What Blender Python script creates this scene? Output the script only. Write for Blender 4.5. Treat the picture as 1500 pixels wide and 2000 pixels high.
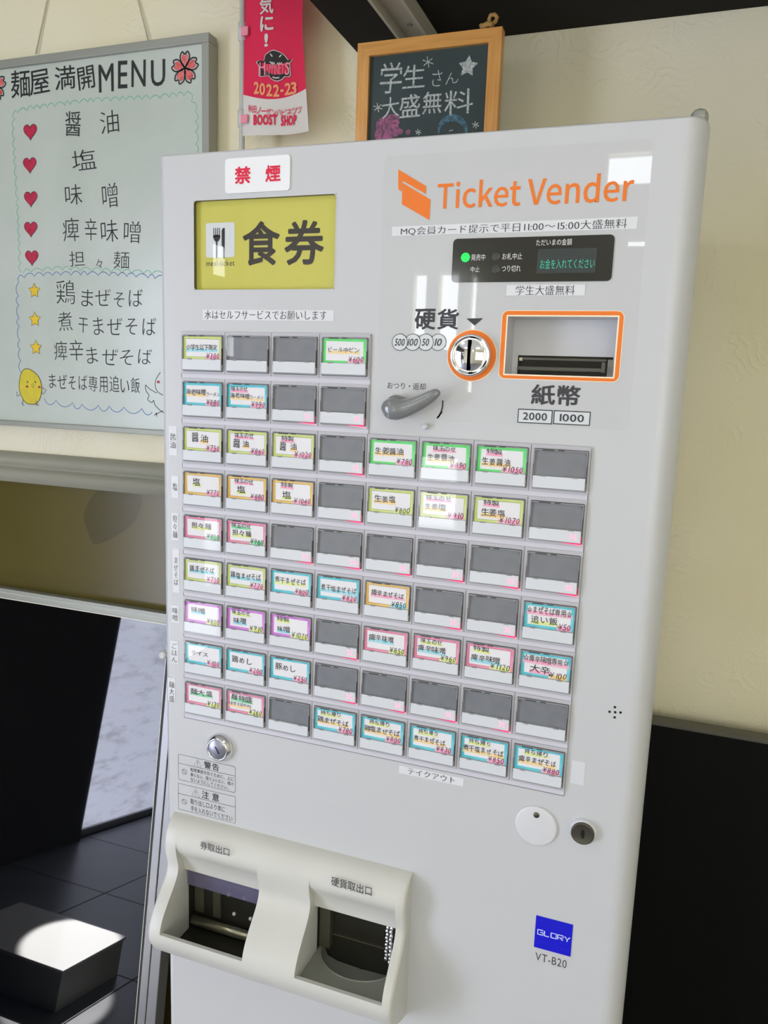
import bpy, bmesh, math, random, json
from mathutils import Matrix, Vector
for _o in list(bpy.data.objects): bpy.data.objects.remove(_o)
SC = bpy.context.scene
COL = SC.collection
random.seed(7)

# ---------------------------------------------------------------- camera
FPX = 1509.11
CAM = Vector((0.4363, -0.6386, 1.4597))
RW = ((0.93961404, 0.34041889, 0.03521984), (0.08918598, -0.14420624, -0.98552038), (-0.33041083, 0.92914990, -0.16585880))
cd = bpy.data.cameras.new('camera'); cam = bpy.data.objects.new('camera', cd); COL.objects.link(cam)
cd.sensor_fit = 'HORIZONTAL'; cd.sensor_width = 36.0; cd.lens = 36.0*FPX/1500.0; cd.clip_start = 0.02; cd.clip_end = 60
cam.matrix_world = Matrix(((RW[0][0], -RW[1][0], -RW[2][0], CAM.x), (RW[0][1], -RW[1][1], -RW[2][1], CAM.y), (RW[0][2], -RW[1][2], -RW[2][2], CAM.z), (0, 0, 0, 1)))
SC.camera = cam

# ---------------------------------------------------------------- world, light, exposure
w = bpy.data.worlds.new('daylight'); SC.world = w; w.use_nodes = True
w.node_tree.nodes['Background'].inputs[0].default_value = (0.75, 0.85, 1.0, 1)
w.node_tree.nodes['Background'].inputs[1].default_value = 1.0
SC.view_settings.view_transform = 'Standard'; SC.view_settings.look = 'None'
SC.view_settings.gamma = 1.0; SC.view_settings.use_curve_mapping = False
SC.view_settings.exposure = -0.20
DOOR_LIGHT = 12.0      # daylight through the glass door in the left wall
PANE_LIGHT = 14.0      # daylight through the street windows behind the camera
LAMP_LIGHT = 4.3  # assumed ceiling panels, out of view
FILL_LIGHT = 4.9      # added unseen window in the street wall, fills the right side

_l = bpy.data.lights.new('sunbeam_through_door', 'SPOT'); _l.energy = 5200; _l.spot_size = math.radians(7.0); _l.spot_blend = .25; _l.shadow_soft_size = .01; _l.color = (1, .98, .94)  # added spot inside the room for an assumed sun patch on the platform
_o = bpy.data.objects.new('sunbeam_through_door', _l); COL.objects.link(_o); _o.location = (-1.6, -1.5, 1.85); _o.rotation_euler = (Vector((-.95, -.25, .1))-_o.location).to_track_quat('-Z', 'Y').to_euler()

# ---------------------------------------------------------------- helpers
def at(px, py, Y=0.0):
    """the point of the photograph's pixel (1500 x 2000) on the upright plane y = Y"""
    v = ((px-750)/FPX, (py-1000)/FPX, 1.0)
    d = Vector([sum(RW[i][k]*v[i] for i in range(3)) for k in range(3)])
    return CAM + d*((Y-CAM.y)/d.y)
def atz(px, py, Z):
    v = ((px-750)/FPX, (py-1000)/FPX, 1.0)
    d = Vector([sum(RW[i][k]*v[i] for i in range(3)) for k in range(3)])
    return CAM + d*((Z-CAM.z)/d.z)
def R2(tl, br, Y=0.0):
    a, b = at(*tl, Y), at(*br, Y); return (a.x, b.z, b.x, a.z)

def srgb(r, g, b):
    f = lambda c: ((c/255)/12.92 if c/255 <= .04045 else ((c/255+.055)/1.055)**2.4)
    return (f(r), f(g), f(b), 1)
M = {}
def mat(name, rgb, rough=.5, metal=0.0, coat=0.0, emit=0.0, ecol=None, spec=.5, noise=None, bump=None, trans=0.0, coat_rough=.03):
    m = bpy.data.materials.new(name); m.use_nodes = True; nt = m.node_tree; b = nt.nodes['Principled BSDF']
    c = srgb(*rgb); b.inputs['Base Color'].default_value = c; b.inputs['Roughness'].default_value = rough
    b.inputs['Metallic'].default_value = metal; b.inputs['Coat Weight'].default_value = coat; b.inputs['Coat Roughness'].default_value = coat_rough
    b.inputs['Specular IOR Level'].default_value = spec
    if trans: b.inputs['Transmission Weight'].default_value = trans
    if emit: b.inputs['Emission Color'].default_value = srgb(*(ecol or rgb)); b.inputs['Emission Strength'].default_value = emit
    if noise or bump:
        tc = nt.nodes.new('ShaderNodeTexCoord')
    if noise:  # (scale, other rgb, amount, stretch)
        mp = nt.nodes.new('ShaderNodeMapping'); mp.inputs['Scale'].default_value = noise[3] if len(noise) > 3 else (1, 1, 1)
        n = nt.nodes.new('ShaderNodeTexNoise'); n.inputs['Scale'].default_value = noise[0]; n.inputs['Detail'].default_value = 5
        r = nt.nodes.new('ShaderNodeValToRGB'); r.color_ramp.elements[0].position = .35; r.color_ramp.elements[1].position = .7
        r.color_ramp.elements[0].color = c; o = srgb(*noise[1]); a = noise[2]
        r.color_ramp.elements[1].color = tuple(c[i]*(1-a)+o[i]*a for i in range(4))
        nt.links.new(tc.outputs['Object'], mp.inputs[0]); nt.links.new(mp.outputs[0], n.inputs[0]); nt.links.new(n.outputs[0], r.inputs[0]); nt.links.new(r.outputs[0], b.inputs['Base Color'])
    if bump:   # (scale, strength, distance)
        n = nt.nodes.new('ShaderNodeTexNoise'); n.inputs['Scale'].default_value = bump[0]; n.inputs['Detail'].default_value = 3
        bp = nt.nodes.new('ShaderNodeBump'); bp.inputs['Strength'].default_value = bump[1]; bp.inputs['Distance'].default_value = bump[2]
        nt.links.new(tc.outputs['Object'], n.inputs[0]); nt.links.new(n.outputs[0], bp.inputs['Height']); nt.links.new(bp.outputs[0], b.inputs['Normal'])
    M[name] = m; return m
def clear(name, ior=1.45, rough=.01, tint=(1, 1, 1), boost=1.0):
    m = bpy.data.materials.new(name); m.use_nodes = True; nt = m.node_tree; nt.nodes.clear()
    N = nt.nodes.new; L = nt.links.new
    out = N('ShaderNodeOutputMaterial'); mx = N('ShaderNodeMixShader'); t = N('ShaderNodeBsdfTransparent'); g = N('ShaderNodeBsdfGlossy')
    g.inputs['Roughness'].default_value = rough; t.inputs[0].default_value = (*tint, 1); f0 = ((ior-1)/(ior+1))**2*boost
    lw = N('ShaderNodeLayerWeight'); lw.inputs[0].default_value = .5; p = N('ShaderNodeMath'); p.operation = 'POWER'; p.inputs[1].default_value = 5
    ma = N('ShaderNodeMath'); ma.operation = 'MULTIPLY_ADD'; ma.inputs[1].default_value = 1-f0; ma.inputs[2].default_value = f0
    L(lw.outputs['Facing'], p.inputs[0]); L(p.outputs[0], ma.inputs[0]); L(ma.outputs[0], mx.inputs[0]); L(t.outputs[0], mx.inputs[1]); L(g.outputs[0], mx.inputs[2]); L(mx.outputs[0], out.inputs[0])
    M[name] = m; return m

# ---- glyphs: every character is turned into a small flat mesh once
_fc = bpy.data.curves.new('glyph_source', 'FONT'); _fc.resolution_u = 3
_fo = bpy.data.objects.new('glyph_source', _fc); COL.objects.link(_fo)
_gc = {}
TV = json.loads('[[[2164,194],[2168,159],[2163,159],[2177,179],[2196,194],[2218,199],[2227,199],[2234,197],[2243,193],[2236,158],[2226,161],[2221,162],[2215,162],[2200,158],[2184,145],[2171,121],[2171,-4],[2130,-4],[2130,194],[1935,150],[1968,186],[2012,199],[2055,187],[2082,155],[2092,106],[2091,99],[2091,92],[2090,84],[1963,84],[1971,54],[1991,33],[2021,25],[2038,27],[2052,32],[2070,42],[2085,13],[2064,1],[2042,-6],[2017,-9],[1969,4],[1935,39],[1922,95],[2050,141],[2035,159],[2012,165],[1989,159],[1971,140],[1963,114],[2055,114],[1718,150],[1749,186],[1792,199],[1813,196],[1831,188],[1841,181],[1840,205],[1840,283],[1880,283],[1880,-4],[1846,-4],[1843,18],[1847,18],[1832,6],[1811,-5],[1788,-9],[1744,4],[1716,39],[1706,95],[1840,146],[1826,156],[1812,162],[1798,164],[1772,155],[1754,132],[1747,95],[1753,58],[1769,35],[1795,27],[1811,29],[1826,37],[1840,50],[1540,194],[1543,166],[1538,166],[1556,182],[1578,194],[1604,199],[1639,190],[1659,163],[1666,121],[1666,-4],[1626,-4],[1626,116],[1622,144],[1612,158],[1594,163],[1577,160],[1562,151],[1546,136],[1546,-4],[1506,-4],[1506,194],[1311,150],[1343,186],[1387,199],[1430,187],[1458,155],[1467,106],[1467,99],[1466,92],[1465,84],[1339,84],[1346,54],[1367,33],[1397,25],[1413,27],[1428,32],[1446,42],[1461,13],[1439,1],[1418,-6],[1393,-9],[1345,4],[1310,39],[1298,95],[1425,141],[1411,159],[1388,165],[1364,159],[1346,140],[1338,114],[1430,114],[1120,261],[1162,119],[1170,90],[1178,63],[1186,37],[1182,37],[1190,63],[1197,90],[1206,119],[1248,261],[1289,261],[1205,-4],[1162,-4],[1077,261],[906,160],[877,160],[877,192],[908,194],[911,248],[946,248],[946,194],[997,194],[997,160],[946,160],[946,58],[948,40],[956,29],[971,25],[978,26],[985,28],[995,32],[1004,0],[989,-5],[976,-7],[963,-9],[929,0],[911,24],[906,59],[705,150],[738,186],[781,199],[825,187],[852,155],[861,106],[861,99],[860,92],[859,84],[733,84],[740,54],[761,33],[791,25],[807,27],[822,32],[840,42],[855,13],[833,1],[812,-6],[787,-9],[739,4],[705,39],[692,95],[820,141],[805,159],[782,165],[759,159],[741,140],[733,114],[824,114],[552,283],[552,94],[548,94],[628,194],[674,194],[608,113],[682,-4],[637,-4],[583,85],[552,49],[552,-4],[513,-4],[513,283],[333,151],[368,187],[415,199],[439,196],[458,187],[477,173],[456,146],[441,157],[430,162],[417,164],[388,155],[369,132],[361,95],[368,58],[387,35],[416,26],[432,28],[446,35],[462,47],[480,18],[458,3],[436,-6],[413,-9],[366,4],[332,39],[320,95],[236,264],[245,272],[258,275],[271,272],[280,264],[284,251],[280,237],[271,228],[258,225],[245,228],[236,237],[233,251],[278,194],[278,-4],[238,-4],[238,194],[7,225],[7,261],[203,261],[203,225],[125,225],[125,-4],[85,-4],[85,225]],[[4,6,5],[4,7,6],[4,8,7],[17,0,18],[17,2,0],[2,1,0],[3,8,4],[3,9,8],[2,12,3],[12,11,3],[11,10,3],[10,9,3],[2,13,12],[17,15,2],[15,14,2],[14,13,2],[17,16,15],[20,22,21],[20,23,22],[19,44,20],[44,23,20],[19,45,44],[43,23,44],[42,23,43],[19,46,45],[42,24,23],[41,46,19],[48,24,42],[41,47,46],[41,48,47],[41,24,48],[41,25,24],[41,26,25],[40,28,41],[28,26,41],[28,27,26],[40,29,28],[40,30,29],[33,35,34],[39,30,40],[39,31,30],[32,35,33],[31,35,32],[39,35,31],[39,36,35],[38,36,39],[38,37,36],[55,57,56],[55,58,57],[54,58,55],[50,52,51],[50,53,52],[50,54,53],[49,54,50],[49,71,54],[71,70,54],[70,69,54],[69,68,54],[68,58,54],[49,72,71],[49,73,72],[67,73,49],[80,58,68],[67,74,73],[67,75,74],[66,75,67],[66,76,75],[79,58,80],[65,76,66],[78,61,79],[61,58,79],[65,77,76],[77,61,78],[65,60,77],[60,61,77],[65,62,60],[62,59,60],[62,58,61],[65,63,62],[59,58,62],[64,63,65],[85,87,86],[84,87,85],[100,81,101],[100,83,81],[83,82,81],[84,88,87],[83,88,84],[100,98,83],[98,97,83],[97,96,83],[96,95,83],[95,88,83],[94,88,95],[94,89,88],[93,89,94],[92,89,93],[100,99,98],[92,90,89],[91,90,92],[103,105,104],[103,106,105],[102,127,103],[127,106,103],[102,128,127],[126,106,127],[125,106,126],[102,129,128],[125,107,106],[124,129,102],[131,107,125],[124,130,129],[124,131,130],[124,107,131],[124,108,107],[124,109,108],[123,111,124],[111,109,124],[111,110,109],[123,112,111],[123,113,112],[116,118,117],[122,113,123],[122,114,113],[115,118,116],[114,118,115],[122,118,114],[122,119,118],[121,119,122],[121,120,119],[144,132,145],[144,133,132],[140,142,141],[140,143,142],[144,134,133],[139,143,140],[144,135,134],[138,143,139],[137,136,138],[136,143,138],[144,136,135],[144,143,136],[149,151,150],[149,152,151],[149,153,152],[149,154,153],[148,154,149],[147,154,148],[146,154,147],[169,155,146],[155,154,146],[169,156,155],[168,156,169],[168,157,156],[168,158,157],[161,163,162],[168,159,158],[160,163,161],[159,163,160],[168,163,159],[167,163,168],[166,163,167],[166,164,163],[166,165,164],[171,173,172],[171,174,173],[170,195,171],[195,174,171],[170,196,195],[194,174,195],[193,174,194],[170,197,196],[193,175,174],[192,197,170],[199,175,193],[192,198,197],[192,199,198],[192,175,199],[192,176,175],[192,177,176],[191,179,192],[179,177,192],[179,178,177],[191,180,179],[191,181,180],[184,186,185],[190,181,191],[190,182,181],[183,186,184],[182,186,183],[190,186,182],[190,187,186],[189,187,190],[189,188,187],[211,200,212],[211,202,200],[202,201,200],[202,204,203],[202,205,204],[202,208,205],[208,206,205],[211,209,202],[209,208,202],[207,206,208],[211,210,209],[214,216,215],[214,217,216],[214,218,217],[213,218,214],[213,222,218],[222,221,218],[221,220,218],[220,219,218],[213,223,222],[213,224,223],[238,224,213],[238,225,224],[237,225,238],[237,226,225],[237,227,226],[230,232,231],[236,227,237],[229,232,230],[236,228,227],[228,232,229],[236,232,228],[236,233,232],[235,233,236],[235,234,233],[253,251,254],[253,252,251],[240,242,241],[240,243,242],[239,243,240],[239,244,243],[250,244,239],[250,245,244],[249,245,250],[248,245,249],[248,246,245],[247,246,248],[255,257,256],[255,258,257],[262,258,255],[261,259,262],[259,258,262],[261,260,259]]]')
def glyph(ch, off=0.0):
    k = (ch, off)
    if k not in _gc:
        _fc.body = ch; _fc.offset = off
        dg = bpy.context.evaluated_depsgraph_get(); me = bpy.data.meshes.new_from_object(_fo.evaluated_get(dg))
        V = [(v.co.x, v.co.y) for v in me.vertices]; F = [tuple(p.vertices) for p in me.polygons]
        bpy.data.meshes.remove(me)
        if ord(ch) > 0x2000: adv = 1.0
        elif V: adv = max(v[0] for v in V)+.07
        else: adv = .3
        if ch == '\u3000': adv = .8
        _gc[k] = (V, F, adv)
    return _gc[k]
def layout(text, off=0.0, jit=0.0, gap=0.0, vert=False, mincho=0.0, seed=0, shear=0.0):
    rnd = random.Random(hash_s(text)+seed); V = []; F = []; x = 0.0; y = 0.0; par = 0
    for ch in text:
        gv, gf, adv = glyph(ch, min(off, 0))
        a = math.radians(rnd.uniform(-7, 7)*jit); s = 1+rnd.uniform(-.13, .13)*jit; dx, dy = rnd.uniform(-.05, .05)*jit, rnd.uniform(-.07, .07)*jit
        sx = s*(1+rnd.uniform(-.12, .12)*jit)
        ca, sa = math.cos(a), math.sin(a)
        sh = [(0, 0)]
        if mincho: sh = [(0, 0), (mincho*.5, 0), (mincho, 0)]
        elif off > 0: sh = [(0, 0)]+[(off*math.cos(q*math.pi/4), off*math.sin(q*math.pi/4)) for q in range(8)]
        par ^= 1
        for li, (k, kz) in enumerate(sh):
            b = len(V); lay = li+par*.5
            for (gx, gy) in gv:
                ux, uy = (gx-adv/2)*sx, (gy-.38)*s
                X = ux*ca-uy*sa+adv/2+dx+x+k; Y = ux*sa+uy*ca+.38+dy+y+kz
                V.append((X+shear*Y, Y, lay))
            F += [tuple(i+b for i in f) for f in gf]
        if vert: y -= (1.0+gap) if ord(ch) > 0x2000 else .6
        else: x += adv+gap
    return V, F
def hash_s(s): return sum((i+1)*ord(c) for i, c in enumerate(s)) % 99991

class MB:
    """collects shapes and links them as one mesh object"""
    def __init__(s, warp=None): s.v = []; s.f = []; s.m = []; s.sm = []; s.mats = []; s.warp = warp
    def mi(s, mname):
        if mname not in s.mats: s.mats.append(mname)
        return s.mats.index(mname)
    def add(s, V, F, mname, smooth=False):
        b = len(s.v); s.v += [tuple(v) for v in V]; k = s.mi(mname)
        for f in F: s.f.append(tuple(i+b for i in f)); s.m.append(k); s.sm.append(smooth)
        return s
    def box(s, x0, x1, y0, y1, z0, z1, mname, bev=0.0):
        if bev:
            bm = bmesh.new(); bmesh.ops.create_cube(bm, size=1)
            for v in bm.verts: v.co = Vector(((x0+x1)/2+v.co.x*(x1-x0), (y0+y1)/2+v.co.y*(y1-y0), (z0+z1)/2+v.co.z*(z1-z0)))
            bmesh.ops.bevel(bm, geom=bm.edges[:], offset=bev, segments=3, affect='EDGES', profile=.5)
            bm.verts.index_update(); V = [v.co[:] for v in bm.verts]; F = [tuple(v.index for v in f.verts) for f in bm.faces]; bm.free()
            return s.add(V, F, mname)
        V = [(x0, y0, z0), (x1, y0, z0), (x1, y1, z0), (x0, y1, z0), (x0, y0, z1), (x1, y0, z1), (x1, y1, z1), (x0, y1, z1)]
        return s.add(V, [(0, 3, 2, 1), (4, 5, 6, 7), (0, 1, 5, 4), (1, 2, 6, 5), (2, 3, 7, 6), (3, 0, 4, 7)], mname)
    def rect(s, x0, z0, x1, z1, y, mname): return s.add([(x0, y, z0), (x1, y, z0), (x1, y, z1), (x0, y, z1)], [(0, 1, 2, 3)], mname)
    def poly(s, pts, y, mname, depth=0.0):
        n = len(pts); V = [(p[0], y, p[1]) for p in pts]; F = [tuple(range(n))]
        if depth:
            V += [(p[0], y+depth, p[1]) for p in pts]; F += [(i, i+n, (i+1) % n+n, (i+1) % n) for i in range(n)]
        return s.add(V, F, mname)
    def ring(s, outer, inner, y, mname, depth=0.0):
        n = len(outer); V = [(p[0], y, p[1]) for p in outer]+[(p[0], y, p[1]) for p in inner]
        F = [(i, (i+1) % n, (i+1) % n+n, i+n) for i in range(n)]
        if depth:
            V += [(p[0], y+depth, p[1]) for p in outer]+[(p[0], y+depth, p[1]) for p in inner]
            F += [(i, i+2*n, (i+1) % n+2*n, (i+1) % n) for i in range(n)]+[(i+n, (i+1) % n+n, (i+1) % n+3*n, i+3*n) for i in range(n)]
        return s.add(V, F, mname)
    def lathe(s, cx, cz, prof, mname, n=40, smooth=True, axis='y'):
        """prof: (radius, y) pairs around the axis through (cx, cz) along y"""
        V = []; F = []
        for r, y in prof:
            for i in range(n):
                a = 2*math.pi*i/n; V.append((cx+r*math.cos(a), y, cz+r*math.sin(a)))
        for k in range(len(prof)-1):
            for i in range(n): F.append((k*n+i, k*n+(i+1) % n, (k+1)*n+(i+1) % n, (k+1)*n+i))
        return s.add(V, F, mname, smooth)
    def tube(s, P, R, mname, n=12, caps=True, flat=1.0):
        P = [Vector(p) for p in P]; V = []; F = []
        if not hasattr(R, '__len__'): R = [R]*len(P)
        for k, p in enumerate(P):
            t = (P[min(k+1, len(P)-1)]-P[max(k-1, 0)]).normalized(); a = t.cross(Vector((0, 1, 0)))
            if a.length < .2: a = t.cross(Vector((1, 0, 0)))
            a.normalize(); b = t.cross(a).normalized()
            for i in range(n):
                th = 2*math.pi*i/n; V.append((p+a*math.cos(th)*R[k]+b*math.sin(th)*R[k]*flat)[:])
        for k in range(len(P)-1):
            for i in range(n): F.append((k*n+i, k*n+(i+1) % n, (k+1)*n+(i+1) % n, (k+1)*n+i))
        if caps: F += [tuple(range(n))[::-1], tuple((len(P)-1)*n+i for i in range(n))]
        return s.add(V, F, mname, True)
    def ball(s, c, r, mname, n=10, sz=1.0):
        V = []; F = []
        for j in range(n//2+1):
            ph = math.pi*j/(n//2)
            for i in range(n):
                th = 2*math.pi*i/n; V.append((c[0]+r*math.sin(ph)*math.cos(th), c[1]+r*math.sin(ph)*math.sin(th), c[2]+r*sz*math.cos(ph)))
        for j in range(n//2):
            for i in range(n): F.append((j*n+i, j*n+(i+1) % n, (j+1)*n+(i+1) % n, (j+1)*n+i))
        return s.add(V, F, mname, True)
    def text(s, t, rect, y, mname, **kw):
        """fit the text's ink into rect = (x0, z0, x1, z1) on the plane y"""
        V, F = layout(t, **kw)
        if not V: return s
        xs = [v[0] for v in V]; ys = [v[1] for v in V]; ax, bx, ay, by = min(xs), max(xs), min(ys), max(ys)
        x0, z0, x1, z1 = rect; by = max(by, ay+1e-6)
        return s.add([(x0+(v[0]-ax)/(bx-ax)*(x1-x0), y-v[2]*.000012, z0+(v[1]-ay)/(by-ay)*(z1-z0)) for v in V], F, mname)
    def stroke(s, pts, wid, y, mname, closed=False, taper=False):
        """flat pen line through (x, z) points"""
        P = [Vector(p) for p in pts]; n = len(P); V = []; F = []
        for i in range(n):
            a = P[(i-1) % n] if (closed or i > 0) else P[i]; b = P[(i+1) % n] if (closed or i < n-1) else P[i]
            t = (b-a); t = t.normalized() if t.length > 1e-9 else Vector((1, 0)); nn = Vector((-t.y, t.x))*wid/2
            if taper: nn = nn*(.35+.65*math.sin(math.pi*(i+.5)/n))
            V += [(P[i].x+nn.x, y, P[i].y+nn.y), (P[i].x-nn.x, y, P[i].y-nn.y)]
        for i in range(n if closed else n-1): j = (i+1) % n; F.append((2*i, 2*i+1, 2*j+1, 2*j))
        return s.add(V, F, mname)
    def mesh(s, name):
        V = [s.warp(v) for v in s.v] if s.warp else s.v
        me = bpy.data.meshes.new(name); me.from_pydata(V, [], s.f)
        for mn in s.mats: me.materials.append(M[mn])
        me.polygons.foreach_set('material_index', s.m); me.polygons.foreach_set('use_smooth', s.sm); me.update(); return me
    def build(s, name, parent=None, label=None, loc=(0, 0, 0)):
        return place(s.mesh(name), name, parent, label, loc)
def place(me, name, parent=None, label=None, loc=(0, 0, 0)):
    o = bpy.data.objects.new(name, me); COL.objects.link(o)
    if parent: o.parent = parent
    o.location = loc
    if label: o['label'] = label
    return o
def thing(name, label, cat, loc=(0, 0, 0), group=None):
    o = bpy.data.objects.new(name, None); COL.objects.link(o); o.location = loc; o.empty_display_size = .05
    o['label'] = label; o['category'] = cat
    if group: o['group'] = group
    return o
def struct(o): o['kind'] = 'structure'; return o
def rr(x0, z0, x1, z1, r, n=5):
    pts = []
    for cx, cz, a0 in ((x1-r, z1-r, 0), (x0+r, z1-r, 90), (x0+r, z0+r, 180), (x1-r, z0+r, 270)):
        for i in range(n+1):
            a = math.radians(a0+90*i/n); pts.append((cx+r*math.cos(a), cz+r*math.sin(a)))
    return pts
def circ(cx, cz, r, n=32, rz=None): return [(cx+r*math.cos(2*math.pi*i/n), cz+(rz or r)*math.sin(2*math.pi*i/n)) for i in range(n)]
def star(cx, cz, r, q=.42, rot=0): return [(cx+(r if i % 2 == 0 else r*q)*math.sin(math.pi*i/5+rot), cz+(r if i % 2 == 0 else r*q)*math.cos(math.pi*i/5+rot)) for i in range(10)]
def fan(mb, pts, y, mname):
    cx = sum(p[0] for p in pts)/len(pts); cz = sum(p[1] for p in pts)/len(pts); n = len(pts)
    mb.add([(p[0], y, p[1]) for p in pts]+[(cx, y, cz)], [(i, (i+1) % n, n) for i in range(n)], mname)
def cr(pts, k=6, closed=False):
    """smooth curve through points (Catmull-Rom)"""
    out = []; n = len(pts); P = [Vector(p) for p in pts]
    for i in range(n if closed else n-1):
        p0 = P[(i-1) % n] if (closed or i > 0) else P[i]; p1 = P[i]; p2 = P[(i+1) % n]; p3 = P[(i+2) % n] if (closed or i+2 < n) else p2
        for j in range(k):
            t = j/k; out.append(.5*((2*p1)+(p2-p0)*t+(2*p0-5*p1+4*p2-p3)*t*t+(-p0+3*p1-3*p2+p3)*t**3))
    if not closed: out.append(P[-1])
    return out
def interp(tab, z):
    """tab sorted by descending z"""
    if z >= tab[0][0]: return tab[0][1]
    for (a, pa), (b, pb) in zip(tab, tab[1:]):
        if z >= b: t = (a-z)/(a-b); t = t*t*(3-2*t)*.5+t*.5; return pa+(pb-pa)*t
    return tab[-1][1]

# ---------------------------------------------------------------- materials
mat('paint', (199, 200, 201), rough=.38, coat=.15, coat_rough=.25)
mat('cabinet_side', (205, 205, 200), rough=.5)
mat('cream', (210, 209, 202), rough=.42, noise=(9, (196, 194, 184), .35), coat=.1, coat_rough=.3)
mat('cream_dark', (150, 150, 135), rough=.6)
mat('key_grey', (188, 186, 192), rough=.42)
mat('key_base', (208, 206, 214), rough=.45)
mat('key_line', (70, 68, 72), rough=.6)
mat('cap_edge', (58, 58, 60), rough=.25)
mat('cap_wall', (150, 152, 154), rough=.15, coat=.6)
mat('blank', (132, 134, 139), rough=.35, noise=(28, (108, 110, 116), .8))
mat('screw', (150, 150, 152), rough=.3, metal=.6)
mat('strip', (216, 219, 223), rough=.3, coat=.5)
mat('paper', (236, 234, 236), rough=.7)
mat('label_tape', (222, 223, 225), rough=.45)
mat('old_tape', (214, 215, 218), rough=.35)
mat('ink', (32, 30, 34), rough=.6)
mat('ink_soft', (58, 58, 62), rough=.6)
mat('ink_brown', (48, 40, 32), rough=.6)
mat('lime', (212, 226, 128), rough=.6, noise=(90, (228, 238, 168), .8))
mat('green', (96, 222, 118), rough=.6, noise=(90, (140, 235, 150), .8))
mat('cyan', (84, 198, 214), rough=.6, noise=(90, (135, 220, 228), .8))
mat('amber', (240, 196, 104), rough=.6, noise=(90, (250, 216, 145), .8))
mat('pink', (242, 138, 172), rough=.6, noise=(90, (248, 176, 198), .8))
mat('purple', (208, 120, 214), rough=.6, noise=(90, (222, 158, 228), .8))
mat('hl_pink', (246, 168, 196), rough=.6, noise=(120, (240, 200, 214), .9))
mat('hl_blue', (142, 214, 228), rough=.6, noise=(120, (200, 228, 234), .9))
mat('hl_yellow', (226, 236, 142), rough=.6, noise=(120, (234, 238, 200), .9))
mat('hl_orange', (248, 212, 140), rough=.6, noise=(120, (244, 228, 196), .9))
mat('hl_green', (124, 216, 160), rough=.6, noise=(120, (190, 226, 200), .9))
mat('price', (92, 22, 62), rough=.6)
mat('lit_cross', (255, 170, 190), rough=.5, emit=.85, ecol=(255, 150, 175))
mat('lit_red', (235, 60, 120), rough=.5, emit=.45, ecol=(240, 50, 115))
mat('lit_soft', (240, 190, 205), rough=.5, emit=.08, ecol=(255, 120, 160))
mat('sign_yellow', (202, 196, 88), rough=.6, emit=.0)
mat('sign_edge', (96, 94, 60), rough=.6)
mat('sign_tile', (214, 218, 219), rough=.6)
mat('orange', (240, 122, 24), rough=.45)
mat('orange_text', (236, 120, 30), rough=.5)
mat('ring_cream', (250, 235, 205), rough=.5)
mat('recess', (206, 206, 208), rough=.5)
mat('black', (10, 10, 11), rough=.35)
mat('void', (4, 4, 4), rough=1, spec=0)
mat('slot_metal', (84, 84, 78), rough=.35, metal=.5)
mat('display_black', (16, 18, 18), rough=.12, coat=.6)
mat('lcd', (52, 60, 60), rough=.2)
mat('lcd_text', (60, 190, 160), rough=.4, emit=.2, ecol=(50, 190, 150))
mat('lamp_green', (40, 235, 90), rough=.3, emit=1.1, ecol=(10, 235, 70))
mat('lamp_off', (58, 58, 54), rough=.3)
mat('white_print', (214, 214, 210), rough=.5)
mat('chrome', (225, 225, 228), rough=.08, metal=1.0)
mat('steel', (150, 150, 145), rough=.28, metal=1.0)
mat('lock_face', (150, 150, 162), rough=.3, metal=.7)
mat('lock_dark', (92, 88, 78), rough=.3, metal=.7)
mat('lever_grey', (122, 124, 124), rough=.22, coat=.8)
mat('white_gloss', (240, 240, 241), rough=.3, coat=.4)
mat('red_text', (222, 20, 62), rough=.5)
mat('logo_blue', (6, 6, 205), rough=.3, coat=.4)
mat('logo_white', (205, 214, 250), rough=.4)
mat('cavity_mid', (74, 72, 60), rough=.4)
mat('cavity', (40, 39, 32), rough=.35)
mat('cavity_metal', (176, 172, 148), rough=.25, metal=.8)
mat('dish', (140, 142, 132), rough=.28, coat=.5)
mat('flap', (120, 116, 140), rough=.2, trans=0)
clear('clear', 1.45, .015)
clear('film', 1.5, .02, boost=1.15)
m = clear('flap_clear', 1.6, .08, (.8, .8, .85), 2.0); _nt = m.node_tree; _m = _nt.nodes.new('ShaderNodeMixShader'); _d = _nt.nodes.new('ShaderNodeBsdfDiffuse'); _d.inputs[0].default_value = srgb(122, 118, 146)
_m.inputs[0].default_value = .45; _o = [n for n in _nt.nodes if n.type == 'OUTPUT_MATERIAL'][0]; _s = _o.inputs[0].links[0].from_socket
_nt.links.new(_s, _m.inputs[1]); _nt.links.new(_d.outputs[0], _m.inputs[2]); _nt.links.new(_m.outputs[0], _o.inputs[0])
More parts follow.
